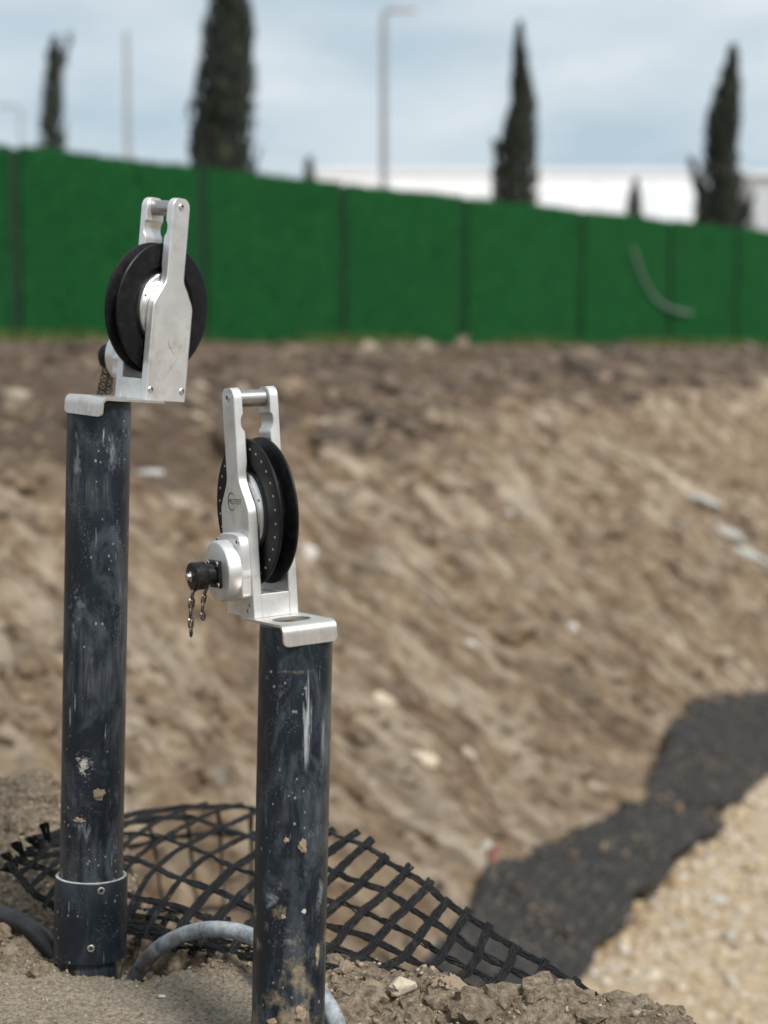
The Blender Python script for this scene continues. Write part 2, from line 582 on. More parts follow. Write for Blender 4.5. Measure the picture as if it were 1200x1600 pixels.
def far_smooth(x, y):
    t, s = ts(x, y)
    bank = FLOOR + 0.70 * s
    dF = (x - F0[0]) * FN[0] + (y - F0[1]) * FN[1]
    plat = 0.145 - 0.055 * np.clip(dF, 0, 14)
    k = 0.12
    up = -k * np.log(np.exp(np.clip(-bank / k, -60, 60)) + np.exp(np.clip(-plat / k, -60, 60)))
    right = FLOOR + 0.7 * np.clip(-s - 5.0, 0, 3.0)
    return np.maximum(np.maximum(up, FLOOR - 0.02), np.minimum(right, 0.1))

def ground_smooth(x, y):
    return np.maximum(far_smooth(x, y), near_smooth(x, y))

def far_detail(x, y):
    t, s = ts(x, y)
    z = far_smooth(x, y)
    on = sstep(-.15, .25, s)
    st = fbm(t * 2.6, s * 0.45 + 3, 4, 21)
    st2 = fbm(t * 6.5, s * 0.7 + 9, 3, 22)
    big = fbm(x * .8, y * .8, 3, 23)
    st3 = billow(t * 3.5 + .6 * fbm(s * 1.3, t * 1.3, 2, 26), s * 1.4, 4, 27, .6) - .25
    dF = (x - F0[0]) * FN[0] + (y - F0[1]) * FN[1]
    z = z + on * (.1 + .9 * sstep(.5, 6, dF)) * (0.12 * big + 0.06 * st + 0.03 * st2 + 0.13 * st3)
    dF = (x - F0[0]) * FN[0] + (y - F0[1]) * FN[1]
    flat = sstep(1.5, 2.4, s) * (.12 + .88 * sstep(1.0, 7, dF)) * sstep(-.2, .6, dF)
    z = z + flat * (0.13 * (billow(x * 1.6, y * 1.6, 3, 31) - .3) + 0.05 * lumps(x * 2.6, y * 2.6, 33))
    z = z + on * (0.035 * lumps(x * 6, y * 6, 35) + 0.045 * (billow(x * 9, y * 9, 4, 36, .65) - .2))
    return z

def near_detail(x, y):
    z = near_smooth(x, y)
    mud = sstep(1.80, 1.74, y) * sstep(-.06, -.14, x)        # the smeared flat patch in front
    rough = 1 - 0.90 * mud
    z = z + 0.010 * fbm(x * 9, y * 9, 3, 41) * (0.4 + 0.6 * rough)
    z = z + rough * (0.013 * (billow(x * 22, y * 22, 4, 42, .6) - .25) + 0.005 * (lumps(x * 26 + .5 * fbm(x * 70, y * 70, 2, 48), y * 26 + .5 * fbm(x * 70, y * 70, 2, 49), 43) - .2)
                     + 0.006 * (billow(x * 75, y * 75, 3, 44, .65) - .2) + 0.0050 * fbm(x * 150, y * 150, 2, 45) + .003 * billow(x * 260, y * 260, 1, 51))
    z = z + mud * (0.0026 * fbm(x * 60, y * 60, 4, 46, .65) + 0.0026 * (billow(x * 120, y * 120, 2, 47, .7) - .25) - .0035 * np.maximum(0, lumps(x * 95, y * 95, 52) - .45) - .003 * np.abs(fbm(x * 14 + y * 5, y * 20, 2, 50)))
    return z

def g1(fn, x, y):
    return float(fn(np.array([x]), np.array([y]))[0])

def hit(px, py, fn=ground_smooth, y0=1.3, y1=45):
    """where the line of sight through a pixel meets the ground"""
    d = ray(px, py)
    Y = np.linspace(y0, y1, 12000)
    X = d.x / d.y * Y
    Z = d.z / d.y * Y
    below = np.nonzero(Z < fn(X, Y))[0]
    i = below[0] if len(below) else len(Y) - 1
    return Vector((X[i], Y[i], HC + float(fn(X[i:i + 1], Y[i:i + 1])[0])))

# ------------------------------------------------------------------ setting: ground
TAN = [(0.21, 0.138, 0.080), (0.45, 0.322, 0.205), (0.66, 0.51, 0.355), (0.27, 0.182, 0.110), (0.56, 0.42, 0.28), (0.15, 0.096, 0.057), (0.84, 0.70, 0.53)]
TOP = [(0.095, 0.064, 0.042), (0.20, 0.140, 0.098), (0.37, 0.28, 0.205)]
m_bank = soil_mat('bank_earth', TAN, fine=70, streak=0.85, bump=1.0, bdist=0.05, med=11, topsoil=TOP, pebble=11)
m_mud = soil_mat('near_earth', [(0.14, 0.102, 0.068), (0.35, 0.272, 0.19), (0.54, 0.44, 0.325), (0.20, 0.15, 0.105), (0.44, 0.36, 0.27)],
                 fine=620, bump=1.0, bdist=0.007, med=120, pebble=230, topsoil=[(0.17, 0.135, 0.095), (0.43, 0.358, 0.27), (0.64, 0.56, 0.45)], tscale=210)

def topsoil_attr(me, X, Y):
    t, s = ts(X, Y)
    dF = (X - F0[0]) * FN[0] + (Y - F0[1]) * FN[1]
    v = sstep(1.75, 2.6, s + 0.35 * fbm(X * .9, Y * .9, 3, 77)) * 0.9 + 0.05
    a = me.attributes.new('topsoil', 'FLOAT', 'POINT')
    a.data.foreach_set('value', v.ravel().astype(np.float32))

def zone(x0, x1, y0, y1, step):
    xs = np.arange(x0, x1 + step / 2, step); ys = np.arange(y0, y1 + step / 2, step)
    return np.meshgrid(xs, ys)

X, Y = zone(-4.2, 5.6, 2.3, 18.5, 0.032)
Z = np.maximum(far_detail(X, Y), near_smooth(X, Y) - 0.01)
inn = (X[:-1, :-1] > -.72) & (X[1:, 1:] < .62) & (Y[1:, 1:] < 2.55)
me = grid_mesh('earth_bank', X, Y, Z + HC, keep=~inn)
topsoil_attr(me, X, Y)
bank = tag(link('earth_bank', me, m_bank, angle=None), 'tan earth bank of the excavation with digger streaks running down it', kind='structure')

X, Y = zone(-16, 24, -8, 46, 0.16)
Z = np.maximum(far_detail(X, Y), near_smooth(X, Y) + 0.02 * fbm(X * 3, Y * 3, 3, 61))
hole = (X[:-1, :-1] > -4.2 + .02) & (X[1:, 1:] < 5.6 - .02) & (Y[:-1, :-1] > 2.3 + .02) & (Y[1:, 1:] < 18.5 - .02)
hole |= (X[:-1, :-1] > -.72) & (X[1:, 1:] < .62) & (Y[:-1, :-1] > 1.15) & (Y[1:, 1:] < 2.55)
me = grid_mesh('field', X, Y, Z + HC - 0.012, keep=~hole)
topsoil_attr(me, X, Y)
tag(link('field', me, m_bank, angle=None), 'rough brown earth round the excavation', kind='structure')

X, Y = zone(-.78, .68, 1.12, 2.58, 0.0025)
Z = np.maximum(near_detail(X, Y), far_smooth(X, Y) - 0.03)
me = grid_mesh('muddy_ground', X, Y, Z + HC)
slurry = sstep(1.83, 1.74, Y + .03 * fbm(X * 14, Y * 14, 3, 66)) * sstep(-.03, -.11, X + .03 * fbm(X * 12, Y * 12, 3, 67))
a = me.attributes.new('topsoil', 'FLOAT', 'POINT')
a.data.foreach_set('value', slurry.ravel().astype(np.float32))
tag(link('muddy_ground', me, m_mud, angle=None), 'lumpy grey brown mud the two pipes stand in', kind='structure')

# land to the horizon round the worked area
m_land = soil_mat('far_land', TAN, fine=3, streak=0.0, bump=0.2, bdist=0.1, med=0.5)
v, f = [], []
xs = [-2500, -16, 24, 2500]; ys = [-2500, -8, 46, 2500]
for y in ys:
    for x in xs: v.append((x, y, HC + 0.10))
for j in range(3):
    for i in range(3):
        if not (i == 1 and j == 1):
            f.append((j * 4 + i, j * 4 + i + 1, j * 4 + i + 5, j * 4 + i + 4))
tag(link('ground', pyd('ground', v, f), m_land, smooth=False), 'flat land reaching to the horizon', kind='structure')

# ------------------------------------------------------------------ pieces that lie about in masses
ICO_V = None
def ico():
    global ICO_V, ICO_F
    if ICO_V is None:
        bm = bmesh.new()
        bmesh.ops.create_icosphere(bm, subdivisions=1, radius=1)
        bm.verts.ensure_lookup_table()
        ICO_V = np.array([v.co[:] for v in bm.verts]); ICO_F = np.array([[v.index for v in f.verts] for f in bm.faces])
        bm.free()
    return ICO_V, ICO_F

def scatter(name, pts, sizes, mat, flat=0.7, rough=0.5, smooth=False, cidx=None):
    iv, jf = ico()
    n = len(pts); k = len(iv)
    j = 1 + rough * (rng.random((n, k)) - 0.5) * 2
    sc = sizes[:, None] * (0.7 + 0.6 * rng.random((n, 3))) * np.array([1, 1, flat])
    P = iv[None] * j[..., None] * sc[:, None, :]
    a = rng.random(n) * 2 * np.pi
    b2 = (rng.random(n) - .5) * 1.2
    ca, sa = np.cos(a)[:, None], np.sin(a)[:, None]
    cb, sb = np.cos(b2)[:, None], np.sin(b2)[:, None]
    x, y, z = P[..., 0], P[..., 1], P[..., 2]
    y, z = y * cb - z * sb, y * sb + z * cb
    x, y = x * ca - y * sa, x * sa + y * ca
    P = np.stack([x, y, z], -1) + pts[:, None, :]
    F = (jf[None] + (np.arange(n) * k)[:, None, None]).reshape(-1, 3)
    me = np_mesh(name, P.reshape(-1, 3), F)
    at_ = me.attributes.new('tone', 'FLOAT', 'POINT')
    at_.data.foreach_set('value', np.repeat(rng.random(n), k).astype(np.float32))
    return link(name, me, mat, smooth=smooth, angle=None)

def clod_templates(k, sub, seed, amp=1.0):
    out = []
    for i in range(k):
        bm = bmesh.new(); bmesh.ops.create_icosphere(bm, subdivisions=sub, radius=1)
        V = np.array([v.co[:] for v in bm.verts]); F = np.array([[v.index for v in f.verts] for f in bm.faces]); bm.free()
        q = i * 7.7 + seed
        r = 1 + amp * (.45 * (vnoise(V[:, 0] * 1.3 + q, V[:, 1] * 1.3 + V[:, 2] * 1.1, seed + i) - .5) + .55 * (billow(V[:, 0] * 2.4 + q, V[:, 1] * 2.4 - V[:, 2] * 2.1, 2, seed + i + 40) - .3)
             + .30 * (vnoise(V[:, 0] * 7 + q - V[:, 2] * 5, V[:, 1] * 7 + V[:, 2] * 4, seed + i + 80) - .5))
        out.append((V * r[:, None], F))
    return out

def scatter_clods(name, pts, sizes, mat, temps, flat=.75):
    n = len(pts); Vs, Fs, Ts = [], [], []
    b0 = 0
    for i in range(n):
        V, F = temps[i % len(temps)]
        a = rng.random() * 6.28; c_, s_ = math.cos(a), math.sin(a)
        P = V * sizes[i] * (0.75 + .5 * rng.random(3)) * np.array([1, 1, flat])
        P = np.stack([P[:, 0] * c_ - P[:, 1] * s_, P[:, 0] * s_ + P[:, 1] * c_, P[:, 2]], -1) + pts[i]
        Vs.append(P); Fs.append(F + b0); b0 += len(V)
        Ts.append(np.full(len(V), rng.random()))
    me = np_mesh(name, np.concatenate(Vs), np.concatenate(Fs))
    at_ = me.attributes.new('tone', 'FLOAT', 'POINT')
    at_.data.foreach_set('value', np.concatenate(Ts).astype(np.float32))
    return link(name, me, mat, smooth=True, angle=40)

def tone_mat(name, stops, scale=60, bump=0.5, bdist=0.003):
    m, nt, p = new_mat(name)
    b = NB(nt)
    a = b.n('ShaderNodeAttribute', attribute_name='tone')
    g = b.noise(scale=scale, detail=6, rough=0.65)
    c = b.ramp(a.outputs['Fac'], stops)
    c = b.mix(0.5, c, b.mix(g, (0.5, 0.5, 0.5), (1, 1, 1)), 'MULTIPLY')
    b.l(c, p.inputs['Base Color'])
    p.inputs['Roughness'].default_value = 0.9
    b.l(b.bump(g, bump, bdist), p.inputs['Normal'])
    return m

m_clod = tone_mat('bank_clods', [(0.0, (0.20, 0.130, 0.08)), (0.5, (0.38, 0.27, 0.18)), (0.92, (0.52, 0.40, 0.28)), (0.985, (0.58, 0.48, 0.37)), (1.0, (0.66, 0.61, 0.54))], 25)
n = 11000
px = rng.uniform(-3.6, 5.0, n); py = rng.uniform(2.6, 15.5, n)
t_, s_ = ts(px, py)
k = (s_ > 0.02) & (s_ < 3.8)
px, py = px[k], py[k]
sz = np.exp(rng.normal(-4.4, 0.55, len(px)))
sz = np.clip(sz, .006, .055)
pz = far_detail(px, py) + HC + sz * 0.05
tag(scatter('soil_clods', np.stack([px, py, pz], -1), sz, m_bank), 'loose clods strewn over the earth bank', 'clods', kind='stuff')

m_top = tone_mat('topsoil_clods', [(0.0, (0.06, 0.04, 0.028)), (0.6, (0.14, 0.10, 0.07)), (0.96, (0.21, 0.16, 0.115)), (1.0, (0.34, 0.28, 0.21))], 12)
n = 2600
px = rng.uniform(-6, 9, n); py = rng.uniform(7, 28, n)
t_, s_ = ts(px, py)
dF = (px - F0[0]) * FN[0] + (py - F0[1]) * FN[1]
k = (s_ > 2.0) & (dF > 2.0)
px, py = px[k], py[k]
sz = np.clip(np.exp(rng.normal(-2.8, 0.5, len(px))), .02, .16)
pz = far_detail(px, py) + HC + sz * 0.1
tag(scatter('topsoil_lumps', np.stack([px, py, pz], -1), sz, m_top, flat=.6), 'dark brown lumps of dug topsoil before the fence', 'lumps', kind='stuff')

m_crumb = tone_mat('near_crumbs', [(0.0, (0.13, 0.09, 0.055)), (0.5, (0.29, 0.225, 0.157)), (0.96, (0.40, 0.325, 0.24)), (1.0, (0.52, 0.45, 0.36))], 500, 0.6, 0.001)
n = 14000
px = rng.uniform(-.62, .42, n); py = rng.uniform(1.45, 2.42, n)
d = py - np.interp(px, EX, EY)
mud = sstep(1.80, 1.74, py) * sstep(-.06, -.14, px)
k = (d < 0.03) & (rng.random(n) > 0.55 * mud)
px, py = px[k], py[k]
sz = np.clip(np.exp(rng.normal(-6.3, 0.45, len(px))), .0008, .0045)
sz = np.where(sstep(1.80, 1.74, py) * sstep(-.06, -.14, px) > .3, np.minimum(sz, .0014), sz)
pz = near_detail(px, py) + HC + sz * 0.2
tag(scatter('soil_crumbs', np.stack([px, py, pz], -1), sz, m_crumb, flat=.8), 'fine crumbs of soil on the mud round the pipes', 'crumbs', kind='stuff')

# knobbly clods of every size, near and far
n = 1500
px = rng.uniform(-.62, .42, n); py = rng.uniform(1.45, 2.42, n)
d = py - np.interp(px, EX, EY)
mud = sstep(1.80, 1.74, py) * sstep(-.06, -.14, px)
k = (d < 0.025) & (mud < .3) & (np.abs(px + .06) + np.abs(py - 1.56) * 2 > .12)
px, py = px[k], py[k]
k = rng.random(len(px)) < .35 + .9 * np.clip(fbm(px * 9, py * 9, 2, 63), 0, 1)
px, py = px[k], py[k]
sz = np.clip(np.exp(rng.normal(-5.15, 0.55, len(px))), .003, .017)
ex = np.concatenate([rng.normal(-.475, .05, 46), rng.normal(.14, .09, 46), rng.normal(-.47, .05, 26)])
ey = np.concatenate([rng.normal(2.27, .045, 46), 1.665 - .05 * rng.random(46), rng.normal(1.87, .03, 26)])
px = np.append(px, ex); py = np.append(py, ey)
sz = np.append(sz, np.clip(np.exp(rng.normal(-4.5, .4, len(ex))), .006, .024))
tag(scatter_clods('near_clods', np.stack([px, py, near_detail(px, py) + HC - sz * .1], -1), sz, m_mud, clod_templates(8, 3, 5)), 'knobbly clods of soil on the mud round the pipes', 'clods', kind='stuff')
n = 6500
px = rng.uniform(-3.6, 5.0, n); py = rng.uniform(2.6, 15.5, n)
t_, s_ = ts(px, py)
k = (s_ > 0.05) & (s_ < 2.6) & (py - 2.2 > 2.2 * rng.random(len(py))) & (fbm(px * 1.3, py * 1.3, 3, 64) + rng.normal(0, .25, n) > -.05)
px, py = px[k], py[k]
sz = np.clip(np.exp(rng.normal(-3.5, 0.45, len(px))), .018, .085)
tag(scatter_clods('bank_lumps', np.stack([px, py, far_detail(px, py) + HC - sz * .22], -1), sz, m_bank, clod_templates(8, 2, 15, 1.35), .6), 'larger earth lumps half sunk in the bank', 'clods', kind='stuff')

# gravel on the trench floor
m_gbed = soil_mat('gravel_fines', [(0.28, 0.205, 0.13), (0.43, 0.33, 0.215), (0.56, 0.46, 0.335), (0.34, 0.25, 0.155), (0.52, 0.42, 0.30)], fine=150, bump=0.8, bdist=0.01, med=26, pebble=34)
tt = np.arange(-7, 22, 0.045); ss = np.arange(-4.9, 0.12, 0.045)
Tg, Sg = np.meshgrid(tt, ss)
Xg = P0[0] + TV[0] * Tg + NV[0] * Sg
Yg = P0[1] + TV[1] * Tg + NV[1] * Sg
edge = 0.05 * fbm(Tg * 1.7, Sg * 0, 3, 81)
Zg = FLOOR + 0.05 + 0.03 * fbm(Xg * 1.2, Yg * 1.2, 3, 82) + 0.012 * lumps(Xg * 18, Yg * 18, 83) - 0.16 * sstep(-.10, .10, Sg + edge)
me = grid_mesh('gravel_bed', Xg, Yg, Zg + HC)
tag(link('gravel_bed', me, m_gbed, angle=None), 'yellow crushed stone bed on the trench floor', kind='structure')
m_grav = tone_mat('gravel_stones', [(0.0, (0.30, 0.205, 0.12)), (0.3, (0.46, 0.34, 0.205)), (0.6, (0.55, 0.455, 0.325)), (0.85, (0.58, 0.52, 0.43)), (0.95, (0.40, 0.39, 0.37)), (1.0, (0.66, 0.64, 0.60))], 70)
n = 15000
tg = rng.uniform(-2.2, 5.5, n); sg = -1.9 * rng.random(n) ** 1.3 + 0.02
xg = P0[0] + TV[0] * tg + NV[0] * sg; yg = P0[1] + TV[1] * tg + NV[1] * sg
sz = np.clip(np.exp(rng.normal(-4.75, 0.4, n)), .004, .026)
sz = np.where((sg > -.14) & (rng.random(n) < .35), sz * 1.6, sz)
zg = FLOOR + 0.05 + 0.03 * fbm(xg * 1.2, yg * 1.2, 3, 82) - 0.16 * sstep(-.10, .10, sg + 0.05 * fbm(tg * 1.7, sg * 0, 3, 81)) + HC + sz * 0.35
tag(scatter('gravel', np.stack([xg, yg, zg], -1), sz, m_grav, flat=.75), 'yellow and white crushed stones of the trench bed', 'gravel', kind='stuff')

# ------------------------------------------------------------------ fence
m_green, nt, p = new_mat('artificial_hedge')
b = NB(nt)
g1_ = b.noise(scale=55, detail=6, rough=0.7)
g2_ = b.noise(b.mapping(scale=(1, 1, 0.5)), scale=1.6, detail=5, rough=0.6)
c = b.ramp(g1_, [(0.3, (0.006, 0.052, 0.014)), (0.55, (0.013, 0.100, 0.028)), (0.75, (0.027, 0.155, 0.045))])
c = b.mix(b.ramp(g2_, [(0.35, 0.0), (0.7, 0.45)]), c, (0.020, 0.088, 0.026))
b.l(c, p.inputs['Base Color'])
p.inputs['Roughness'].default_value = 0.85
p.inputs['Specular IOR Level'].default_value = 0.06
b.l(b.bump(g1_, 1.0, 0.03), p.inputs['Normal'])
m_post = plain('dark_green_post', (0.004, 0.022, 0.010), 0.6, 0.0, 0.2, 20)

def fence_q(px):
    """distance along the fence line of a picture column"""
    k = (px - 600) / FPX / math.cos(PITCH)
    q = (k * F0[1] - F0[0]) / (FD[0] - k * FD[1])
    return q

qs = [fence_q(x) for x in (30, 318, 533, 720, 900, 1037, 1140)]
qs = [qs[0] - 2.7 * k for k in range(4, 0, -1)] + qs
while len(qs) < 20: qs.append(qs[-1] + 2.6)
fence = tag(empty('fence', (F0[0], F0[1], HC + 0.177)), 'tall green hoarding clad in artificial hedge along the site edge', 'fence')
fence.rotation_euler = (0, 0, math.atan2(FD[1], FD[0]))
FH = 2.20
for k, q in enumerate(qs):
    o = link('post', box_mesh('post', -.15, .15, -.017, .05, -.15, FH - .02), m_post, fence, smooth=False)
    o.location = (q, 0, 0)
for k in range(len(qs) - 1):
    L = qs[k + 1] - qs[k] - 0.13
    nx, nz = max(6, int(L / .10)), 22
    U, W = np.meshgrid(np.linspace(-L / 2, L / 2, nx), np.linspace(-.06, FH, nz))
    rr = np.random.default_rng(100 + k)
    D = -.055 - .008 * rr.random(U.shape) + .010 * fbm(U * 1.3 + k * 9, W * 1.1, 3, 90)
    W = W + (W > FH - .02) * (0.02 * (rr.random(U.shape) - .5) + 0.012 * np.sin(U * 2.2 + k))
    V = [np.stack([U, D, W], -1).reshape(-1, 3), np.stack([U, np.full_like(U, -.02), W - .01], -1).reshape(-1, 3)]
    I = np.arange(nx * nz).reshape(nz, nx)
    F = [np.stack([I[:-1, :-1], I[:-1, 1:], I[1:, 1:], I[1:, :-1]], -1).reshape(-1, 4)]
    F.append(F[0][:, ::-1] + nx * nz)
    rim = np.concatenate([I[0], I[1:, -1], I[-1, -2::-1], I[-2:0:-1, 0]])
    r2 = np.roll(rim, -1)
    F.append(np.stack([rim, rim + nx * nz, r2 + nx * nz, r2], -1))
    # plastic leaf tufts standing proud of the mat
    m_ = 1100
    bu = rr.uniform(-L / 2, L / 2, m_); bw = np.where(rr.random(m_) < .12, FH - .03, rr.uniform(-.04, FH - .03, m_))
    du = rr.normal(0, .02, m_); dw = np.abs(rr.normal(.035, .02, m_)); dd = -rr.uniform(.02, .05, m_)
    wd = rr.uniform(.006, .014, m_)
    b0 = 2 * nx * nz
    q4 = np.stack([np.stack([bu - wd, np.full(m_, -.06), bw], -1), np.stack([bu + wd, np.full(m_, -.06), bw], -1),
                   np.stack([bu + du + wd * .4, -.06 + dd, bw + dw], -1), np.stack([bu + du - wd * .4, -.06 + dd, bw + dw], -1)], 1)
    V.append(q4.reshape(-1, 3))
    F.append(b0 + np.arange(4 * m_).reshape(-1, 4))
    me = np_mesh('panel', np.concatenate(V), np.concatenate(F))
    o = link('panel', me, m_green, fence, smooth=False)
    o.location = ((qs[k] + qs[k + 1]) / 2, 0, 0)

def on_fence(px, py, off):
    """a point hanging just in front of the fence in line with a pixel"""
    d = ray(px, py)
    n = Vector((FN[0], FN[1], 0))
    a = Vector((F0[0], F0[1], 0)) + n * off
    t = (a - CAM).dot(n) / d.dot(n)
    return CAM + d * t
v, f = [], []
path = catmull([on_fence(x, y, .13) for x, y in ((990, 386), (996, 410), (1008, 440), (1026, 468), (1048, 482), (1066, 487), (1080, 489))], 6)
tube(v, f, path, 0.021, 8)
tag(link('cable', pyd('cable', v, f), plain('pale_cable', (0.22, 0.25, 0.23), 0.6)), 'loose curved pale cable hanging on the green hoarding', 'cable')

# grass along the fence foot
m_grass = tone_mat('verge_grass', [(0.0, (0.06, 0.09, 0.02)), (0.6, (0.12, 0.16, 0.035)), (1.0, (0.24, 0.20, 0.07))], 40)
n = 5200
q = rng.uniform(-2, 21, n)
dens = fbm(q * .5, q * 0, 3, 95)
k = dens + rng.normal(0, .25, n) > -.05
q = q[k]; n = len(q)
off = np.abs(rng.normal(0.12, .16, n)) + .03
bx = F0[0] + FD[0] * q + FN[0] * off; by = F0[1] + FD[1] * q + FN[1] * off
bz = far_detail(bx, by) + HC
h = rng.uniform(.06, .20, n); w = rng.uniform(.006, .013, n)
lean = rng.normal(0, .05, (n, 2))
a = rng.uniform(0, np.pi, n)
V = np.stack([np.stack([bx - w * np.cos(a), by - w * np.sin(a), bz - .02], -1), np.stack([bx + w * np.cos(a), by + w * np.sin(a), bz - .02], -1),
              np.stack([bx + lean[:, 0], by + lean[:, 1], bz + h], -1)], 1).reshape(-1, 3)
me = np_mesh('verge_grass', V, np.arange(3 * n).reshape(-1, 3))
at_ = me.attributes.new('tone', 'FLOAT', 'POINT')
at_.data.foreach_set('value', np.repeat(rng.random(n), 3).astype(np.float32))
tag(link('verge_grass', me, m_grass, smooth=False), 'thin fringe of weedy grass along the foot of the hoarding', 'grass', kind='stuff')

# ------------------------------------------------------------------ beyond the fence
m_leaf = tone_mat('cypress_foliage', [(0.0, (0.010, 0.014, 0.010)), (0.6, (0.021, 0.028, 0.019)), (0.93, (0.040, 0.048, 0.029)), (1.0, (0.085, 0.09, 0.047))], 12)
m_bark = plain('cypress_bark', (0.09, 0.065, 0.05), 0.9, 0.0, 0.3, 15, 0.5)

def cypress(px_prof, Y, label, seed, nb=5200, spikes=()):
    """px_prof: (picture row, left column, right column) of the crown from the tip down"""
    rr = np.random.default_rng(seed)
    base = at((px_prof[-1][1] + px_prof[-1][2]) / 2, 560, Y)
    base.z = HC + 0.10
    ppm = FPX / (Y * math.cos(PITCH))
    zs = np.array([(at(600, r, Y).z - base.z) for r, _, _ in px_prof])[::-1]
    cx = np.array([((l + r) / 2 - 600) / ppm - base.x for _, l, r in px_prof])[::-1]
    hw = np.array([(r - l) / 2 / ppm for _, l, r in px_prof])[::-1]
    root = tag(empty('cypress_tree', base), label, 'tree', 'cypresses beyond the hoarding')
    top = zs[-1]
    # trunk
    v, f = [], []
    tube(v, f, [Vector((np.interp(z, zs, cx) * .8, 0, z)) for z in np.linspace(-.1, top * .9, 9)], list(np.linspace(.16, .02, 9)), 8)
    link('trunk', pyd('trunk', v, f), m_bark, root)
    # crown: tapering sprays that point up, denser inside
    V = []; T = []
    z = top * (1 - rr.random(nb) ** 1.0) * (1) 
    z = np.clip(z, .35, top)
    ph = rr.uniform(0, 2 * np.pi, nb)
    lump = 0.80 + 0.34 * vnoise(ph * 1.3 + 3 * seed, z * 1.1, seed) 
    rad = np.interp(z, zs, hw) * lump * np.sqrt(rr.uniform(.05, 1, nb))
    x = np.interp(z, zs, cx) + rad * np.cos(ph); y = rad * np.sin(ph)
    ln = rr.uniform(.16, .42, nb) * np.interp(z, [0, top * .8, top], [1.15, .9, .55]); w = rr.uniform(.03, .075, nb)
    out = rr.uniform(.05, .32, nb)
    ex = x + np.cos(ph) * out * ln + rr.normal(0, .03, nb); ey = y + np.sin(ph) * out * ln + rr.normal(0, .03, nb); ez = z + ln
    for sx, sy, sz_, dx, dz, m_ in spikes:
        t = rr.random(m_)
        x2 = sx + dx * t + rr.normal(0, .05, m_); y2 = sy + rr.normal(0, .05, m_); z2 = sz_ + dz * t + rr.normal(0, .05, m_)
        x = np.append(x, x2); y = np.append(y, y2); z = np.append(z, z2)
        l2 = rr.uniform(.15, .3, m_)
        ex = np.append(ex, x2 + dx / abs(dz) * l2); ey = np.append(ey, y2); ez = np.append(ez, z2 + l2); w = np.append(w, rr.uniform(.03, .06, m_))
        ph = np.append(ph, rr.uniform(0, 6.28, m_))
    n = len(x)
    pw = ph + rr.uniform(.6, 2.4, n)
    mx, my, mz = (x * .55 + ex * .45), (y * .55 + ey * .45), (z * .55 + ez * .45)
    Q = np.stack([np.stack([x, y, z], -1), np.stack([mx + w * np.cos(pw), my + w * np.sin(pw), mz], -1),
                  np.stack([ex, ey, ez], -1), np.stack([mx - w * np.cos(pw), my - w * np.sin(pw), mz], -1)], 1).reshape(-1, 3)
    me = np_mesh('crown', Q, np.arange(4 * n).reshape(-1, 4))
    a = me.attributes.new('tone', 'FLOAT', 'POINT')
    a.data.foreach_set('value', np.repeat(rr.random(n), 4).astype(np.float32))
    link('crown', me, m_leaf, root, smooth=False)
    return root

cypress([(62, 92, 96), (95, 82, 108), (110, 78, 109), (150, 75, 106), (190, 70, 106), (230, 64, 110), (300, 62, 112), (420, 64, 112), (550, 80, 100)], 58, 'small slim cypress far left with a thin twin tip', 3, 3000, spikes=((.35, 0, 9.6, .25, 1.0, 60),))
cypress([(-160, 352, 360), (-100, 345, 372), (-30, 338, 386), (30, 334, 396), (80, 318, 398), (130, 308, 400), (190, 302, 400), (250, 298, 398), (350, 302, 398), (450, 312, 390), (550, 340, 365)], 34, 'tallest cypress, its tip above the picture, behind the left hoarding', 4, 6500)
cypress([(42, 806, 810), (80, 800, 815), (120, 797, 824), (170, 795, 832), (210, 782, 836), (260, 770, 838), (300, 764, 838), (400, 768, 836), (480, 776, 830), (550, 795, 812)], 50, 'slender pointed cypress right of the street lamp', 5, 5200, spikes=((-.48, 0, 5.2, -.12, .9, 110),))
cypress([(76, 1134, 1140), (110, 1124, 1145), (150, 1108, 1150), (200, 1094, 1150), (250, 1092, 1150), (290, 1094, 1152), (320, 1084, 1164), (350, 1078, 1170), (430, 1080, 1168), (550, 1112, 1136)], 48, 'broad based cypress on the right with a side spike', 6, 5200, spikes=((-.45, 0, 3.6, -.45, 1.75, 160), (.6, 0, 3.6, .25, .7, 60)))
cypress([(248, 482, 486), (270, 476, 492), (320, 470, 500), (440, 468, 502), (550, 480, 490)], 64, 'little conifer tip beside the end of the white warehouse', 7, 1200)
cypress([(285, 986, 992), (310, 980, 997), (350, 972, 1002), (450, 970, 1004), (550, 982, 992)], 60, 'little conifer tip before the middle of the white warehouse', 8, 1200)

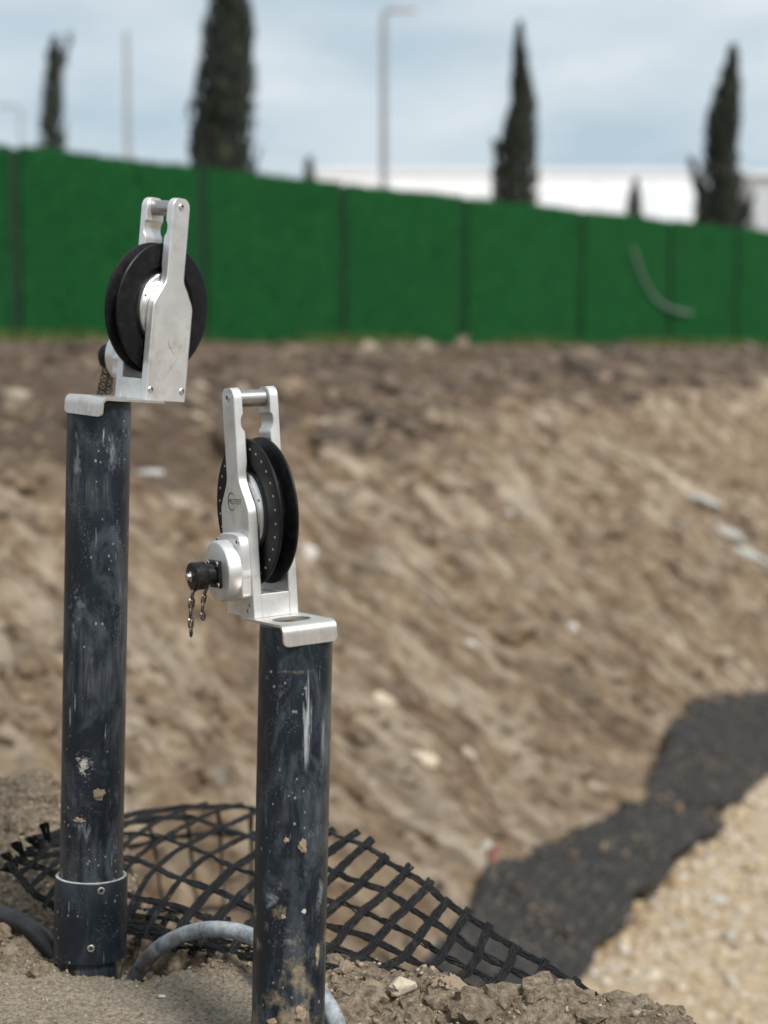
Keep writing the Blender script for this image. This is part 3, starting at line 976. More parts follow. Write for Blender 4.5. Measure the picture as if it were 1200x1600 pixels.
m_lamp = plain('galvanised_pole', (0.27, 0.285, 0.30), 0.55, 0.3, 0.12, 4)
def street_lamp(px, ptop, Y, label, arm, thick=1.0, pbend=None):
    base = at(px, 560, Y); base.z = HC + 0.10
    top = at(px, ptop, Y).z - base.z
    root = tag(empty('street_lamp', base), label, 'street lamp', 'street lamps beyond the hoarding')
    bend = 0.55 * abs(arm)
    v, f = [], []
    path = [Vector((0, 0, z)) for z in np.linspace(0, top - bend, 8)]
    path += [Vector((arm * .55 * (1 - math.cos(a)), 0, top - bend + bend * math.sin(a))) for a in np.linspace(.2, 1.45, 7)]
    path.append(Vector((arm, 0, top + .03)))
    tube(v, f, path, list(np.linspace(.11 * thick, .055 * thick, len(path))), 10)
    link('pole', pyd('pole', v, f), m_lamp, root)
    link('base_plate', box_mesh('base_plate', -.2, .2, -.2, .2, -.02, .06), m_lamp, root, smooth=False)
    s = 1 if arm > 0 else -1
    bm = bmesh.new()
    box_bm(bm, min(arm - .1 * s, arm + .62 * s), max(arm - .1 * s, arm + .62 * s), -.15, .15, top - .03, top + .12)
    for vv in bm.verts:
        if vv.co.z > top: vv.co.y *= .55
        if abs(vv.co.x - (arm + .62 * s)) < .01: vv.co.y *= .7
    h = link('lamp_head', from_bm('lamp_head', bm), m_lamp, root, smooth=False)
    bevel(h, .03)
    link('lens', box_mesh('lens', min(arm + .02 * s, arm + .52 * s), max(arm + .02 * s, arm + .52 * s), -.10, .10, top - .05, top - .031), plain('lamp_glass', (.6, .62, .62), .2), h, smooth=False)
    return root
street_lamp(600, 16, 46, 'tall grey street lamp in the middle, arm to the right', .28)
street_lamp(40, 166, 85, 'faint distant street lamp at the left edge, arm to the left', -.55, .8)
mast = at(205, 560, 95); mast.z = HC + .1
v, f = [], []
hm = at(205, 50, 95).z - mast.z
tube(v, f, [Vector((0, 0, z)) for z in np.linspace(0, hm, 12)], list(np.linspace(.22, .12, 12)), 10)
r_ = tag(empty('mast', mast), 'plain distant pole right of the small left cypress', 'pole')
link('shaft', pyd('shaft', v, f), m_lamp, r_)
link('base_plate', box_mesh('base_plate', -.35, .35, -.35, .35, -.02, .08), m_lamp, r_, smooth=False)

# white warehouse
m_white = plain('white_cladding', (0.80, 0.83, 0.87), 0.6, 0.0, 0.03, .6)
m_roofw = plain('warehouse_roof', (0.62, 0.66, 0.71), 0.5, 0.0, 0.04, .5)
wa, wb = at(493, 560, 120), at(1158, 560, 120)
wh = at(600, 262, 120).z - (HC + .1)
house = tag(empty('warehouse', (wa.x, 120, HC + .1)), 'long low white warehouse across the background', 'building')
LW = wb.x - wa.x
link('wall', box_mesh('wall', 0, LW, 0, 30, -.3, wh - .5), m_white, house, smooth=False)
v = [(-.05, -.13, wh - .5), (LW + .05, -.13, wh - .5), (LW + .05, 15, wh - .1), (-.05, 15, wh - .1), (-.05, 30.1, wh - .5), (LW + .05, 30.1, wh - .5)]
v += [(x, y, z + .5 if i in (0, 1, 4, 5) else z + .3) for i, (x, y, z) in enumerate(v)]
link('roof', pyd('roof', v, [(0, 3, 2, 1), (3, 4, 5, 2), (6, 7, 8, 9), (9, 8, 11, 10), (0, 1, 7, 6), (4, 10, 11, 5), (0, 6, 9, 3), (3, 9, 10, 4), (1, 2, 8, 7), (2, 5, 11, 8)]), m_roofw, house, smooth=False)
for k in range(int(LW / 4) + 1):
    o = link('cladding_rib', bpy.data.meshes.get('cladding_rib') or box_mesh('cladding_rib', -.09, .09, -.12, -.003, -.2, wh - .55), m_white, house, smooth=False)
    o.location = (.3 + k * 4.0, 0, 0)
m_grey = plain('grey_cladding', (0.42, 0.45, 0.48), 0.6, 0.0, 0.04, .6)
ga = at(1172, 560, 100)
shed = tag(empty('grey_building', (ga.x, 100, HC + .1)), 'pale grey building at the right edge behind the cypress', 'building')
gh = at(600, 276, 100).z - HC - .1
link('wall', box_mesh('wall', 0, 14, 0, 12, -.3, gh), m_grey, shed, smooth=False)
link('roof', box_mesh('roof', -.3, 14.3, -.3, 12.3, gh + .003, gh + .3), m_roofw, shed, smooth=False)
for k in range(5):
    o = link('window', bpy.data.meshes.get('far_window') or box_mesh('far_window', 0, 1.6, -.05, -.003, 4.6, 6.4), plain('dim_glass', (.2, .23, .26), .2), shed, smooth=False)
    o.data.name = 'far_window'
    o.location = (1.2 + k * 2.6, 0, 0)

# ------------------------------------------------------------------ far geogrid lying along the foot of the bank
m_geo, nt, p = new_mat('dusty_geogrid')
b = NB(nt)
vv = b.mapping(rot=(0, 0, -TANG))
wx = b.n('ShaderNodeTexBrick')
wx.offset = 0.0
wx.inputs['Scale'].default_value = 16
wx.inputs['Mortar Size'].default_value = 0.03
wx.inputs['Brick Width'].default_value = 0.5
wx.inputs['Row Height'].default_value = 0.5
b.l(vv, wx.inputs['Vector'])
gd = b.noise(scale=17, detail=7, rough=0.7)
c = b.mix(b.ramp(gd, [(0.50, 0.0), (0.74, 0.5)]), b.mix(wx.outputs['Fac'], (0.036, 0.035, 0.034), (0.012, 0.012, 0.012)), (0.13, 0.105, 0.08))
gv = b.voro(scale=38)
c = b.mix(b.math('MULTIPLY', b.ramp(gv, [(0.16, 1.0), (0.30, 0.0)]), b.ramp(b.noise(scale=9, detail=3), [(0.46, 0.0), (0.56, 0.9)])), c, (0.20, 0.165, 0.12))
p.inputs['Specular IOR Level'].default_value = 0.12
b.l(c, p.inputs['Base Color'])
p.inputs['Roughness'].default_value = 0.85
b.l(b.bump(b.math('ADD', wx.outputs['Fac'], gd), 0.7, 0.015), p.inputs['Normal'])
up_pts = [(640, 1600), (700, 1505), (755, 1425), (820, 1372), (880, 1332), (955, 1306), (1000, 1292), (1022, 1245), (1060, 1178), (1098, 1142), (1140, 1122), (1200, 1108), (1290, 1075), (1400, 1030)]
U_t, U_s = [], []
for q in up_pts:
    h_ = hit(*q, far_smooth, 2.5)
    t_, s_ = ts(np.array(h_.x), np.array(h_.y))
    U_t.append(float(t_)); U_s.append(float(s_))
print('geogrid', [(round(a, 2), round(b_, 2)) for a, b_ in zip(U_t, U_s)])
nu, nv = 190, 36
au = np.linspace(0, len(up_pts) - 1, nu)
cr = catmull([Vector((a_, b_, 0)) for a_, b_ in zip(U_t, U_s)], 20)
ut = np.interp(au * 20, np.arange(len(cr)), [q.x for q in cr]); us = np.interp(au * 20, np.arange(len(cr)), [q.y for q in cr])
lt = np.linspace(U_t[0], U_t[-1], nu) * .5 + ut * .5
ls = np.full(nu, -.10) + .09 * fbm(au * 1.2, au * 0, 4, 84)
us = us + .012 * fbm(au * 2.3, au * 0, 4, 88)
vv_ = np.linspace(0, 1, nv)[:, None]
Tm = lt[None] * (1 - vv_) + ut[None] * vv_
Sm = ls[None] * (1 - vv_) + us[None] * vv_
Xm = P0[0] + TV[0] * Tm + NV[0] * Sm; Ym = P0[1] + TV[1] * Tm + NV[1] * Sm
Zm = np.maximum(far_detail(Xm, Ym), FLOOR + .02)
for _ in range(25):
    Zm[1:-1, 1:-1] = (Zm[:-2, 1:-1] + Zm[2:, 1:-1] + Zm[1:-1, :-2] + Zm[1:-1, 2:]) / 4
Zm = Zm + .06 + .05 * fbm(Tm * 3.3, Sm * 2.5, 4, 85) + .06 * np.sin(vv_ * np.pi) + .025 * np.sin(Sm * 13 + Tm * 3 + 2 * fbm(Tm * 2, Sm * 2, 2, 86)) + .02 * billow(Tm * 7, Sm * 3, 2, 87)
iz = rng.integers(0, nv, 320); iu = rng.integers(0, nu, 320)
sz = np.clip(np.exp(rng.normal(-5.2, .5, 320)), .003, .015)
tag(scatter('spilled_crumbs', np.stack([Xm[iz, iu], Ym[iz, iu], Zm[iz, iu] + HC + .012], -1), sz, m_top), 'soil crumbs spilled over the dark geogrid sheet', 'crumbs', kind='stuff')
o = link('geogrid_sheet', grid_mesh('geogrid_sheet', Xm, Ym, Zm + HC), m_geo, angle=None)
so = o.modifiers.new('solidify', 'SOLIDIFY'); so.thickness = .012
tag(o, 'crumpled dark grey geogrid sheet lying between the earth bank and gravel', 'geogrid')

# ------------------------------------------------------------------ rocks lying on the bank
m_rock = {'white': tone_mat('white_rock', [(0, (0.52, 0.49, 0.44)), (1, (0.56, 0.53, 0.48))], 30, .6, .01),
          'grey': tone_mat('grey_rock', [(0, (0.38, 0.37, 0.33)), (1, (0.46, 0.45, 0.41))], 30, .6, .01),
          'tan': tone_mat('tan_rock', [(0, (0.50, 0.42, 0.31)), (1, (0.53, 0.45, 0.34))], 30, .6, .01),
          'brown': tone_mat('brown_clod', [(0, (0.26, 0.195, 0.13)), (1, (0.30, 0.225, 0.155))], 20, .8, .02),
          'yellow': tone_mat('yellow_rock', [(0, (0.46, 0.34, 0.16)), (1, (0.5, 0.38, 0.18))], 300, .5, .001),
          'red': tone_mat('red_scrap', [(0, (0.27, 0.125, 0.095)), (1, (0.30, 0.14, 0.11))], 30, .6, .01)}

def rock(name, px, py, w, h, kind, label, cat='rock', group=None, fn=ground_smooth, seed=0, rot=0.0, lift=.2, depth=None, detail=None):
    """a stone of w x h picture pixels where the line of sight meets the ground"""
    p_ = hit(px, py, fn)
    dist = (p_ - CAM).dot(FWD)
    k = dist / FPX / 2
    rr = np.random.default_rng(seed + 500)
    bm = bmesh.new()
    bmesh.ops.create_icosphere(bm, subdivisions=4, radius=1)
    for v_ in bm.verts:
        c_ = v_.co
        a_ = math.atan2(c_.y, c_.x)
        s_ = 1 + .32 * (float(vnoise(c_.x * 1.4 + seed * 7 + 5, c_.y * 1.4 + c_.z * 1.7, seed)) - .5) + .20 * (float(vnoise(c_.x * 3.7 + seed * 3, c_.y * 3.7 - c_.z * 3.1, seed + 1)) - .5) + (.34 if kind == 'brown' else .10) * (float(vnoise(c_.x * 9 + 3, c_.z * 9 + c_.y * 6, seed + 2)) - .5) + (.22 if kind == 'brown' else .05) * (float(vnoise(c_.x * 19 + 3, c_.z * 19 + c_.y * 14, seed + 4)) - .5)
        v_.co = c_ * s_
    # knock a few flats off it
    for _ in range(3 if kind == 'brown' else 11):
        nrm = Vector(rr.normal(0, 1, 3)).normalized()
        for v_ in bm.verts:
            d_ = v_.co.dot(nrm)
            if d_ > .66: v_.co -= nrm * (d_ - .66) * .9
    sx, sz_ = w * k, h * k
    Mx = Matrix.Diagonal((sx, depth * sx if depth else sx * .8, sz_, 1))
    bmesh.ops.transform(bm, matrix=Mx, verts=bm.verts)
    me = from_bm(name, bm)
    at_ = me.attributes.new('tone', 'FLOAT', 'POINT')
    at_.data.foreach_set('value', np.full(len(me.vertices), rr.random(), dtype=np.float32))
    o = link(name, me, m_rock[kind], angle=40)
    o.rotation_euler = (0, rot, rr.uniform(-.3, .3))
    zz = g1(detail, p_.x, p_.y) + HC if detail else p_.z
    o.location = (p_.x, p_.y, zz + sz_ * lift)
    return tag(o, label, cat, group)

G = 'pale rocks on the earth bank'
B = [(545, 676, 150, 34, 'tan', 'large flat tan slab at the top of the bank', .12), (455, 652, 46, 36, 'brown', 'dark brown clod right of the right pulley top', 0),
     (235, 746, 60, 20, 'grey', 'flat grey slab just right of the left pipe', 0), (75, 718, 70, 18, 'tan', 'long pale slab left of the left pipe', 0),
     (12, 742, 40, 22, 'grey', 'grey stone at the left edge beyond the left pipe', 0), (480, 852, 34, 34, 'white', 'pale stone beside the right wheel', 0),
     (600, 1092, 50, 28, 'tan', 'tan stone right of the right pipe top', .5), (778, 1058, 46, 26, 'white', 'white stone in the middle of the bank', .35),
     (662, 1198, 56, 30, 'tan', 'broad tan stone low on the bank', .1), (795, 797, 18, 18, 'white', 'small round white stone high on the bank', 0),
     (1098, 792, 70, 24, 'grey', 'grey slab, upper of three at the right edge', .4), (1140, 836, 76, 30, 'grey', 'pale slab, middle of three at the right edge', .6),
     (1178, 886, 74, 26, 'grey', 'grey slab, lowest of three at the right edge', .6), (300, 670, 30, 26, 'tan', 'upper of two tan stones between the pulleys', 0),
     (310, 700, 26, 22, 'tan', 'lower of two tan stones between the pulleys', 0), (688, 690, 54, 30, 'brown', 'dark clod right of the large tan slab', 0),
     (893, 1010, 28, 16, 'white', 'slim white stone right of the middle of the bank', .5), (735, 990, 36, 20, 'white', 'white sliver above the white stone in the middle', .6),
     (730, 1180, 40, 18, 'tan', 'narrow tan stone right of the broad tan one', .6), (770, 1362, 26, 46, 'red', 'red brick scrap above the dark geogrid sheet', .3),
     (755, 1395, 30, 20, 'red', 'small reddish scrap right at the geogrid sheet edge', .2), (760, 1345, 26, 30, 'white', 'white stone touching the red brick scrap', 0)]
for i, (x, y, w, h, kd, lb, ro) in enumerate(B):
    rock('rock' if kd not in ('brown', 'red') else ('clod' if kd == 'brown' else 'brick_scrap'), x, y, w, h, kd, lb, {'brown': 'clod', 'red': 'brick'}.get(kd, 'rock'), None if kd in ('brown', 'red') else G, far_smooth, i, ro, .25, .8, far_detail)

# ------------------------------------------------------------------ stones by the pipes
def near_rock(name, px, py, w, h, kd, lb, seed, **k):
    return rock(name, px, py, w, h, kd, lb, 'stone', 'stones on the mud', near_smooth, seed, 0, k.get('lift', .35), .9, near_detail)
near_rock('stone', 628, 1566, 52, 36, 'tan', 'rounded tan stone on the mud right of the right pipe', 31)
near_rock('stone', 224, 1535, 22, 10, 'yellow', 'flat yellow chip on the mud right of the left pipe', 32)
near_rock('stone', 150, 1532, 15, 11, 'tan', 'small pebble at the foot of the left pipe, right one', 33)
near_rock('stone', 138, 1530, 12, 10, 'brown', 'small brown pebble at the foot of the left pipe, left one', 34)
near_rock('stone', 254, 1561, 14, 6, 'white', 'small white chip in the smooth mud', 35)
near_rock('stone', 541, 1530, 26, 18, 'brown', 'brown clod at the right side of the right pipe', 36)
near_rock('stone', 580, 1560, 40, 26, 'brown', 'brown clod just left of the rounded tan stone', 37)
near_rock('stone', 700, 1562, 60, 44, 'brown', 'large rough clod right of the rounded tan stone', 38)
near_rock('stone', 20, 1498, 34, 26, 'brown', 'dark clod below the black hose at the left edge', 39)

# ------------------------------------------------------------------ pipes
def lean_matrix(top, base):
    ax = (top - base).normalized()
    return ax.to_track_quat('Z', 'Y').to_matrix().to_4x4()

PR = 0.035
def build_pipe(top, low, label, mat, seed, collar=None):
    """top: centre of the upper rim; low: a lower point of the axis"""
    ax = (top - low).normalized()
    length = (top.z - (HC - 0.67)) / ax.z + 0.30        # sunk into the ground
    base = top - ax * length
    root = empty('pipe', base)
    q = ax.to_track_quat('Z', 'Y')
    root.rotation_mode = 'QUATERNION'
    root.rotation_quaternion = q
    tag(root, label, 'pipe', 'dark casing pipes standing in the mud')
    prof = [(PR, 0)] + [(PR, length * t) for t in np.linspace(.05, .985, 12)] + [(PR, length - .0012), (PR - .001, length), (PR - .0045, length), (PR - .005, length - .001), (PR - .005, length - .25)]
    tb = link('tube', lathe('tube', prof, 72), mat, root)
    return root, length, ax, q

m_pl = pipe_mat('casing_left', 1.0, 0.34, 0.14, 0.55)
m_pr = pipe_mat('casing_right', 2.3, 0.45, 0.22, 0.6)
m_col = pipe_mat('coupling', 4.1, 0.10, 0.1, 0.12)
m_lip = plain('grey_rim', (0.40, 0.40, 0.385), 0.8, 0.0, 0.3, 160)  # collar's top face, a paler grey than its side

topL = at(155, 626, 1.845); lowL = at(140.5, 1500, 1.815)
topR = at(463, 976, 1.566); lowR = at(450, 1590, 1.545)
pipeL, lenL, axL, qL = build_pipe(topL, lowL, 'taller dark pipe with a riveted collar near the ground', m_pl, 1)
pipeR, lenR, axR, qR = build_pipe(topR, lowR, 'shorter dark pipe in front, smeared with dried mud', m_pr, 2)

# collar of the left pipe with two rivets
zc1 = lenL - (topL - at(141.5, 1366, 1.82)).length
zc0 = lenL - (topL - at(140, 1492, 1.815)).length
CR = 0.0405
prof = [(PR + .0006, zc0), (CR - .001, zc0), (CR, zc0 + .001), (CR, (zc0 + zc1) / 2), (CR, zc1 - .0025), (CR - .0012, zc1 - .0005)]
collar = link('collar', lathe('collar', prof, 72), m_col, pipeL)
prof = [(CR - .0012, zc1 - .0005), (CR - .002, zc1), (PR + .0012, zc1), (PR + .0006, zc1 - .001)]
link('rim', lathe('rim', prof + [(PR + .0006, zc1 - .003), (CR - .002, zc1 - .003)], 72, closed=True), m_lip, collar)

def screw_mesh(r=.0034, sock=.0013):
    return two_tone(lathe('screw', [(r, 0), (r, .0006), (r * .84, .0012), (sock * 1.35, .0010), (sock * 1.25, .0001), (.0001, .0001)], 20), sock * 1.30)

def two_tone(me, rad):
    me.materials.append(M['screw']); me.materials.append(M['socket'])
    for p_ in me.polygons:
        if math.hypot(p_.center.x, p_.center.y) < rad and (p_.center.z > -.0005): p_.material_index = 1
    return me
rivet_me = two_tone(lathe('rivet', [(.0042, -.001), (.0042, .0006), (.0034, .0014), (.0020, .0012), (.0017, .0003), (.0002, .0003)], 24), .0019)
invL = (Matrix.Translation(pipeL.location) @ qL.to_matrix().to_4x4()).inverted()
for px, py in ((158, 1392), (142, 1482)):
    # find the spot on the collar that faces the camera along this line of sight
    o_ = invL @ CAM; d_ = invL.to_3x3() @ ray(px, py)
    A = d_.x ** 2 + d_.y ** 2; Bq = 2 * (o_.x * d_.x + o_.y * d_.y); Cq = o_.x ** 2 + o_.y ** 2 - CR ** 2
    t = (-Bq - math.sqrt(max(0, Bq * Bq - 4 * A * Cq))) / (2 * A)
    p_ = o_ + d_ * t
    rv = link('rivet', rivet_me, M['screw'], collar)
    rv.location = p_
    rv.rotation_euler = Vector((p_.x, p_.y, 0)).to_track_quat('Z', 'Y').to_euler()

# mud clods stuck on the pipes
def stuck(pipe, q, px, py, w, h, kd, seed, parent, rad=PR):
    inv = (Matrix.Translation(pipe.location) @ q.to_matrix().to_4x4()).inverted()
    o_ = inv @ CAM; d_ = inv.to_3x3() @ ray(px, py)
    A = d_.x ** 2 + d_.y ** 2; Bq = 2 * (o_.x * d_.x + o_.y * d_.y); Cq = o_.x ** 2 + o_.y ** 2 - rad ** 2
    t = (-Bq - math.sqrt(max(0, Bq * Bq - 4 * A * Cq))) / (2 * A)
    p_ = o_ + d_ * t
    k = (t * 1.0) / FPX / 2
    rr = np.random.default_rng(seed)
    bm = bmesh.new()
    bmesh.ops.create_icosphere(bm, subdivisions=3, radius=1)
    for v_ in bm.verts:
        c_ = v_.co
        v_.co = c_ * (1 + .7 * (float(vnoise(c_.x * 2.2 + seed, c_.y * 2.2 + c_.z, seed)) - .5) + .5 * (float(vnoise(c_.x * 5 + seed, c_.y * 5 + c_.z * 4, seed + 3)) - .5))
    bmesh.ops.transform(bm, matrix=Matrix.Diagonal((w * k, h * k, min(w, h) * k * .45, 1)), verts=bm.verts)
    me = from_bm('mud_clod', bm)
    a_ = me.attributes.new('tone', 'FLOAT', 'POINT')
    a_.data.foreach_set('value', np.full(len(me.vertices), rr.random(), dtype=np.float32))
    o = link('mud_clod', me, m_rock[kd], parent, angle=50)
    nrm = Vector((p_.x, p_.y, 0)).normalized()
    zax = nrm; yax = Vector((0, 0, 1)); xax = yax.cross(zax)
    o.rotation_euler = Matrix((xax, yax, zax)).transposed().to_euler()
    o.location = p_
for x, y, w, h, kd, sd in ((155, 1240, 17, 18, 'brown', 3), (124, 1282, 16, 9, 'brown', 6)):
    stuck(pipeL, qL, x, y, w, h, kd, sd, pipeL)
for x, y, w, h, kd, sd in ((473, 1322, 13, 22, 'brown', 12), (448, 1312, 7, 8, 'brown', 13), (443, 1432, 8, 7, 'brown', 14), (425, 1596, 14, 12, 'brown', 16), (470, 1584, 20, 22, 'brown', 17), (496, 1490, 8, 34, 'brown', 18), (475, 1424, 7, 7, 'tan', 19)):
    stuck(pipeR, qR, x, y, w, h, kd, sd, pipeR)

# wiped smears and splashes at their own places on the pipes
def add_smear(pipe, q, mat, px, py, rx, rz, col, strength, lo, hi, nsc, rough_noise=(1, 1, 1), tilt=0.0):
    rx *= 1.9; rz *= 1.7
    inv = (Matrix.Translation(pipe.location) @ q.to_matrix().to_4x4()).inverted()
    o_ = inv @ CAM; d_ = inv.to_3x3() @ ray(px, py)
    A = d_.x ** 2 + d_.y ** 2; Bq = 2 * (o_.x * d_.x + o_.y * d_.y); Cq = o_.x ** 2 + o_.y ** 2 - PR ** 2
    t = (-Bq - math.sqrt(max(0, Bq * Bq - 4 * A * Cq))) / (2 * A)
    p_ = o_ + d_ * t
    nt = mat.node_tree
    bsdf = nt.nodes['Principled BSDF']
    old = bsdf.inputs['Base Color'].links[0].from_socket
    b = NB(nt)
    m1 = b.mapping(loc=(-p_.x / rx, -p_.y / rx, -p_.z / rz), scale=(1 / rx, 1 / rx, 1 / rz))
    ln = b.n('ShaderNodeVectorMath', operation='LENGTH'); b.l(m1, ln.inputs[0])
    fall = b.ramp(ln.outputs['Value'], [(0.0, 1.0), (1.0, 0.0)])
    rx, rz = rx, rz
    n_ = b.noise(b.mapping(scale=rough_noise, rot=(0, tilt, 0)), scale=nsc, detail=8, rough=0.68, dist=0.6)
    n2 = b.noise(b.mapping(scale=rough_noise), scale=nsc * 3.1, detail=5, rough=0.7)
    n_ = b.math('ADD', b.math('MULTIPLY', n_, 0.65), b.math('MULTIPLY', n2, 0.35))
    lo_, sharp = (.395, .09) if col[0] > .3 else (.425, .15)
    k = b.ramp(b.math('ADD', n_, b.math('MULTIPLY', b.math('SUBTRACT', fall, 1.0), 0.42)), [(lo_, 0.0), (lo_ + sharp, strength * (1.0 if col[0] > .3 else .75))])
    b.l(b.mix(k, old, col), bsdf.inputs['Base Color'])
FILM = (0.25, 0.27, 0.28)
for a in ((132, 1195, .014, .024, (0.48, 0.46, 0.41), .9, .36, .50, 150), (175, 712, .020, .050, FILM, .75, .30, .62, 95, (1, 1, .35)), (120, 725, .014, .055, FILM, .8, .32, .62, 90, (1, 1, .4), .3),
          (118, 960, .018, .060, FILM, .85, .28, .60, 70), (180, 1240, .016, .030, FILM, .8, .34, .60, 110, (1, 1, .4)), (130, 1300, .022, .036, FILM, .9, .30, .58, 120, (1, 1, .3)), (180, 1320, .018, .040, FILM, .8, .32, .60, 120, (1, 1, .3))):
    add_smear(pipeL, qL, m_pl, *a)
for a in ((482, 1120, .007, .075, (0.40, 0.42, 0.43), .85, .36, .60, 60, (2.2, 2.2, .12)), (505, 1170, .007, .085, FILM, .9, .32, .60, 60, (2.2, 2.2, .12)), (440, 1085, .014, .020, FILM, .8, .34, .58, 140),
          (425, 1400, .018, .035, FILM, .9, .30, .60, 90), (500, 1400, .012, .050, FILM, .95, .28, .60, 90, (1, 1, .4)), (450, 1050, .034, .004, (0.22, 0.18, 0.12), .8, .36, .56, 120), (455, 1470, .030, .030, (0.25, 0.24, 0.21), .7, .38, .62, 130)):
    add_smear(pipeR, qR, m_pr, *a)

# worn print running down the left pipe
def pipe_text(body, px, py0, size, parent):
    inv = (Matrix.Translation(pipeL.location) @ qL.to_matrix().to_4x4()).inverted()
    o_ = inv @ CAM; d_ = inv.to_3x3() @ ray(px, py0)
    A = d_.x ** 2 + d_.y ** 2; Bq = 2 * (o_.x * d_.x + o_.y * d_.y); Cq = o_.x ** 2 + o_.y ** 2 - (PR + .00025) ** 2
    t = (-Bq - math.sqrt(max(0, Bq * Bq - 4 * A * Cq))) / (2 * A)
    p_ = o_ + d_ * t
    o = text_mesh('lettering', body, size, M['print'], parent, 'LEFT', 1.25)
    zax = Vector((p_.x, p_.y, 0)).normalized(); xax = Vector((0, 0, 1)); yax = zax.cross(xax)
    o.rotation_euler = Matrix((xax, yax, zax)).transposed().to_euler()
    o.location = p_
    return o
pipe_text('G  2022/11/24', 183, 856, .0042, pipeL)
pipe_text('|  - -- - ---- -', 179.5, 1010, .0042, pipeL)

# ------------------------------------------------------------------ pulley blocks
WX, WZ = -.066, .1035             # wheel axis in the block's own frame (x towards the lip, -y the encoder side)
ZB = .0028
def plate_mesh(sgn):
    """bottle shaped side plate lofted along its height, finger scallop inside the neck"""
    zs = list(np.linspace(0, .099, 8)) + list(np.linspace(.1005, .1365, 24)) + list(np.linspace(.138, .206, 30)) + [.222 - .0105 * (1 - math.sin(a)) for a in np.linspace(.0, math.pi / 2 - .12, 9)]
    v, f = [], []
    for z in zs:
        t = min(1, max(0, (z - .100) / (.1365 - .100)))
        t = t * t * (3 - 2 * t)
        w = .0314 * (1 - t) + .0136 * t
        if z > .2115: w = .0136 - .0105 + math.sqrt(max(1e-9, .0105 ** 2 - (z - .2115) ** 2))
        yo, yi = .0238, .0147
        if z > .142:
            yi = .0147 - .0012 * sstep(.142, .150, z) 
            for zc, r, dp in ((.1885, .0085, .0038),):
                if abs(z - zc) < r: yi = yi + dp * math.sqrt(1 - ((z - zc) / r) ** 2)
            if z > .198: yi = .0147
        c = .0007
        for x, y in ((-w, yi + c), (-w, yo - c), (-w + c, yo), (w - c, yo), (w, yo - c), (w, yi + c), (w - c, yi), (-w + c, yi)):
            v.append((WX + x, sgn * y, ZB + float(z)))
    n = 8
    for i in range(len(zs) - 1):
        for k in range(n):
            k2 = (k + 1) % n
            f.append((i * n + k, i * n + k2, (i + 1) * n + k2, (i + 1) * n + k))
    f.append(tuple(range(n - 1, -1, -1)))
    f.append(tuple((len(zs) - 1) * n + k for k in range(n)))
    me = pyd('side_plate', v, f)
    bm = bmesh.new(); bm.from_mesh(me)
    bmesh.ops.recalc_face_normals(bm, faces=bm.faces)
    bm.to_mesh(me); bm.free()
    return me

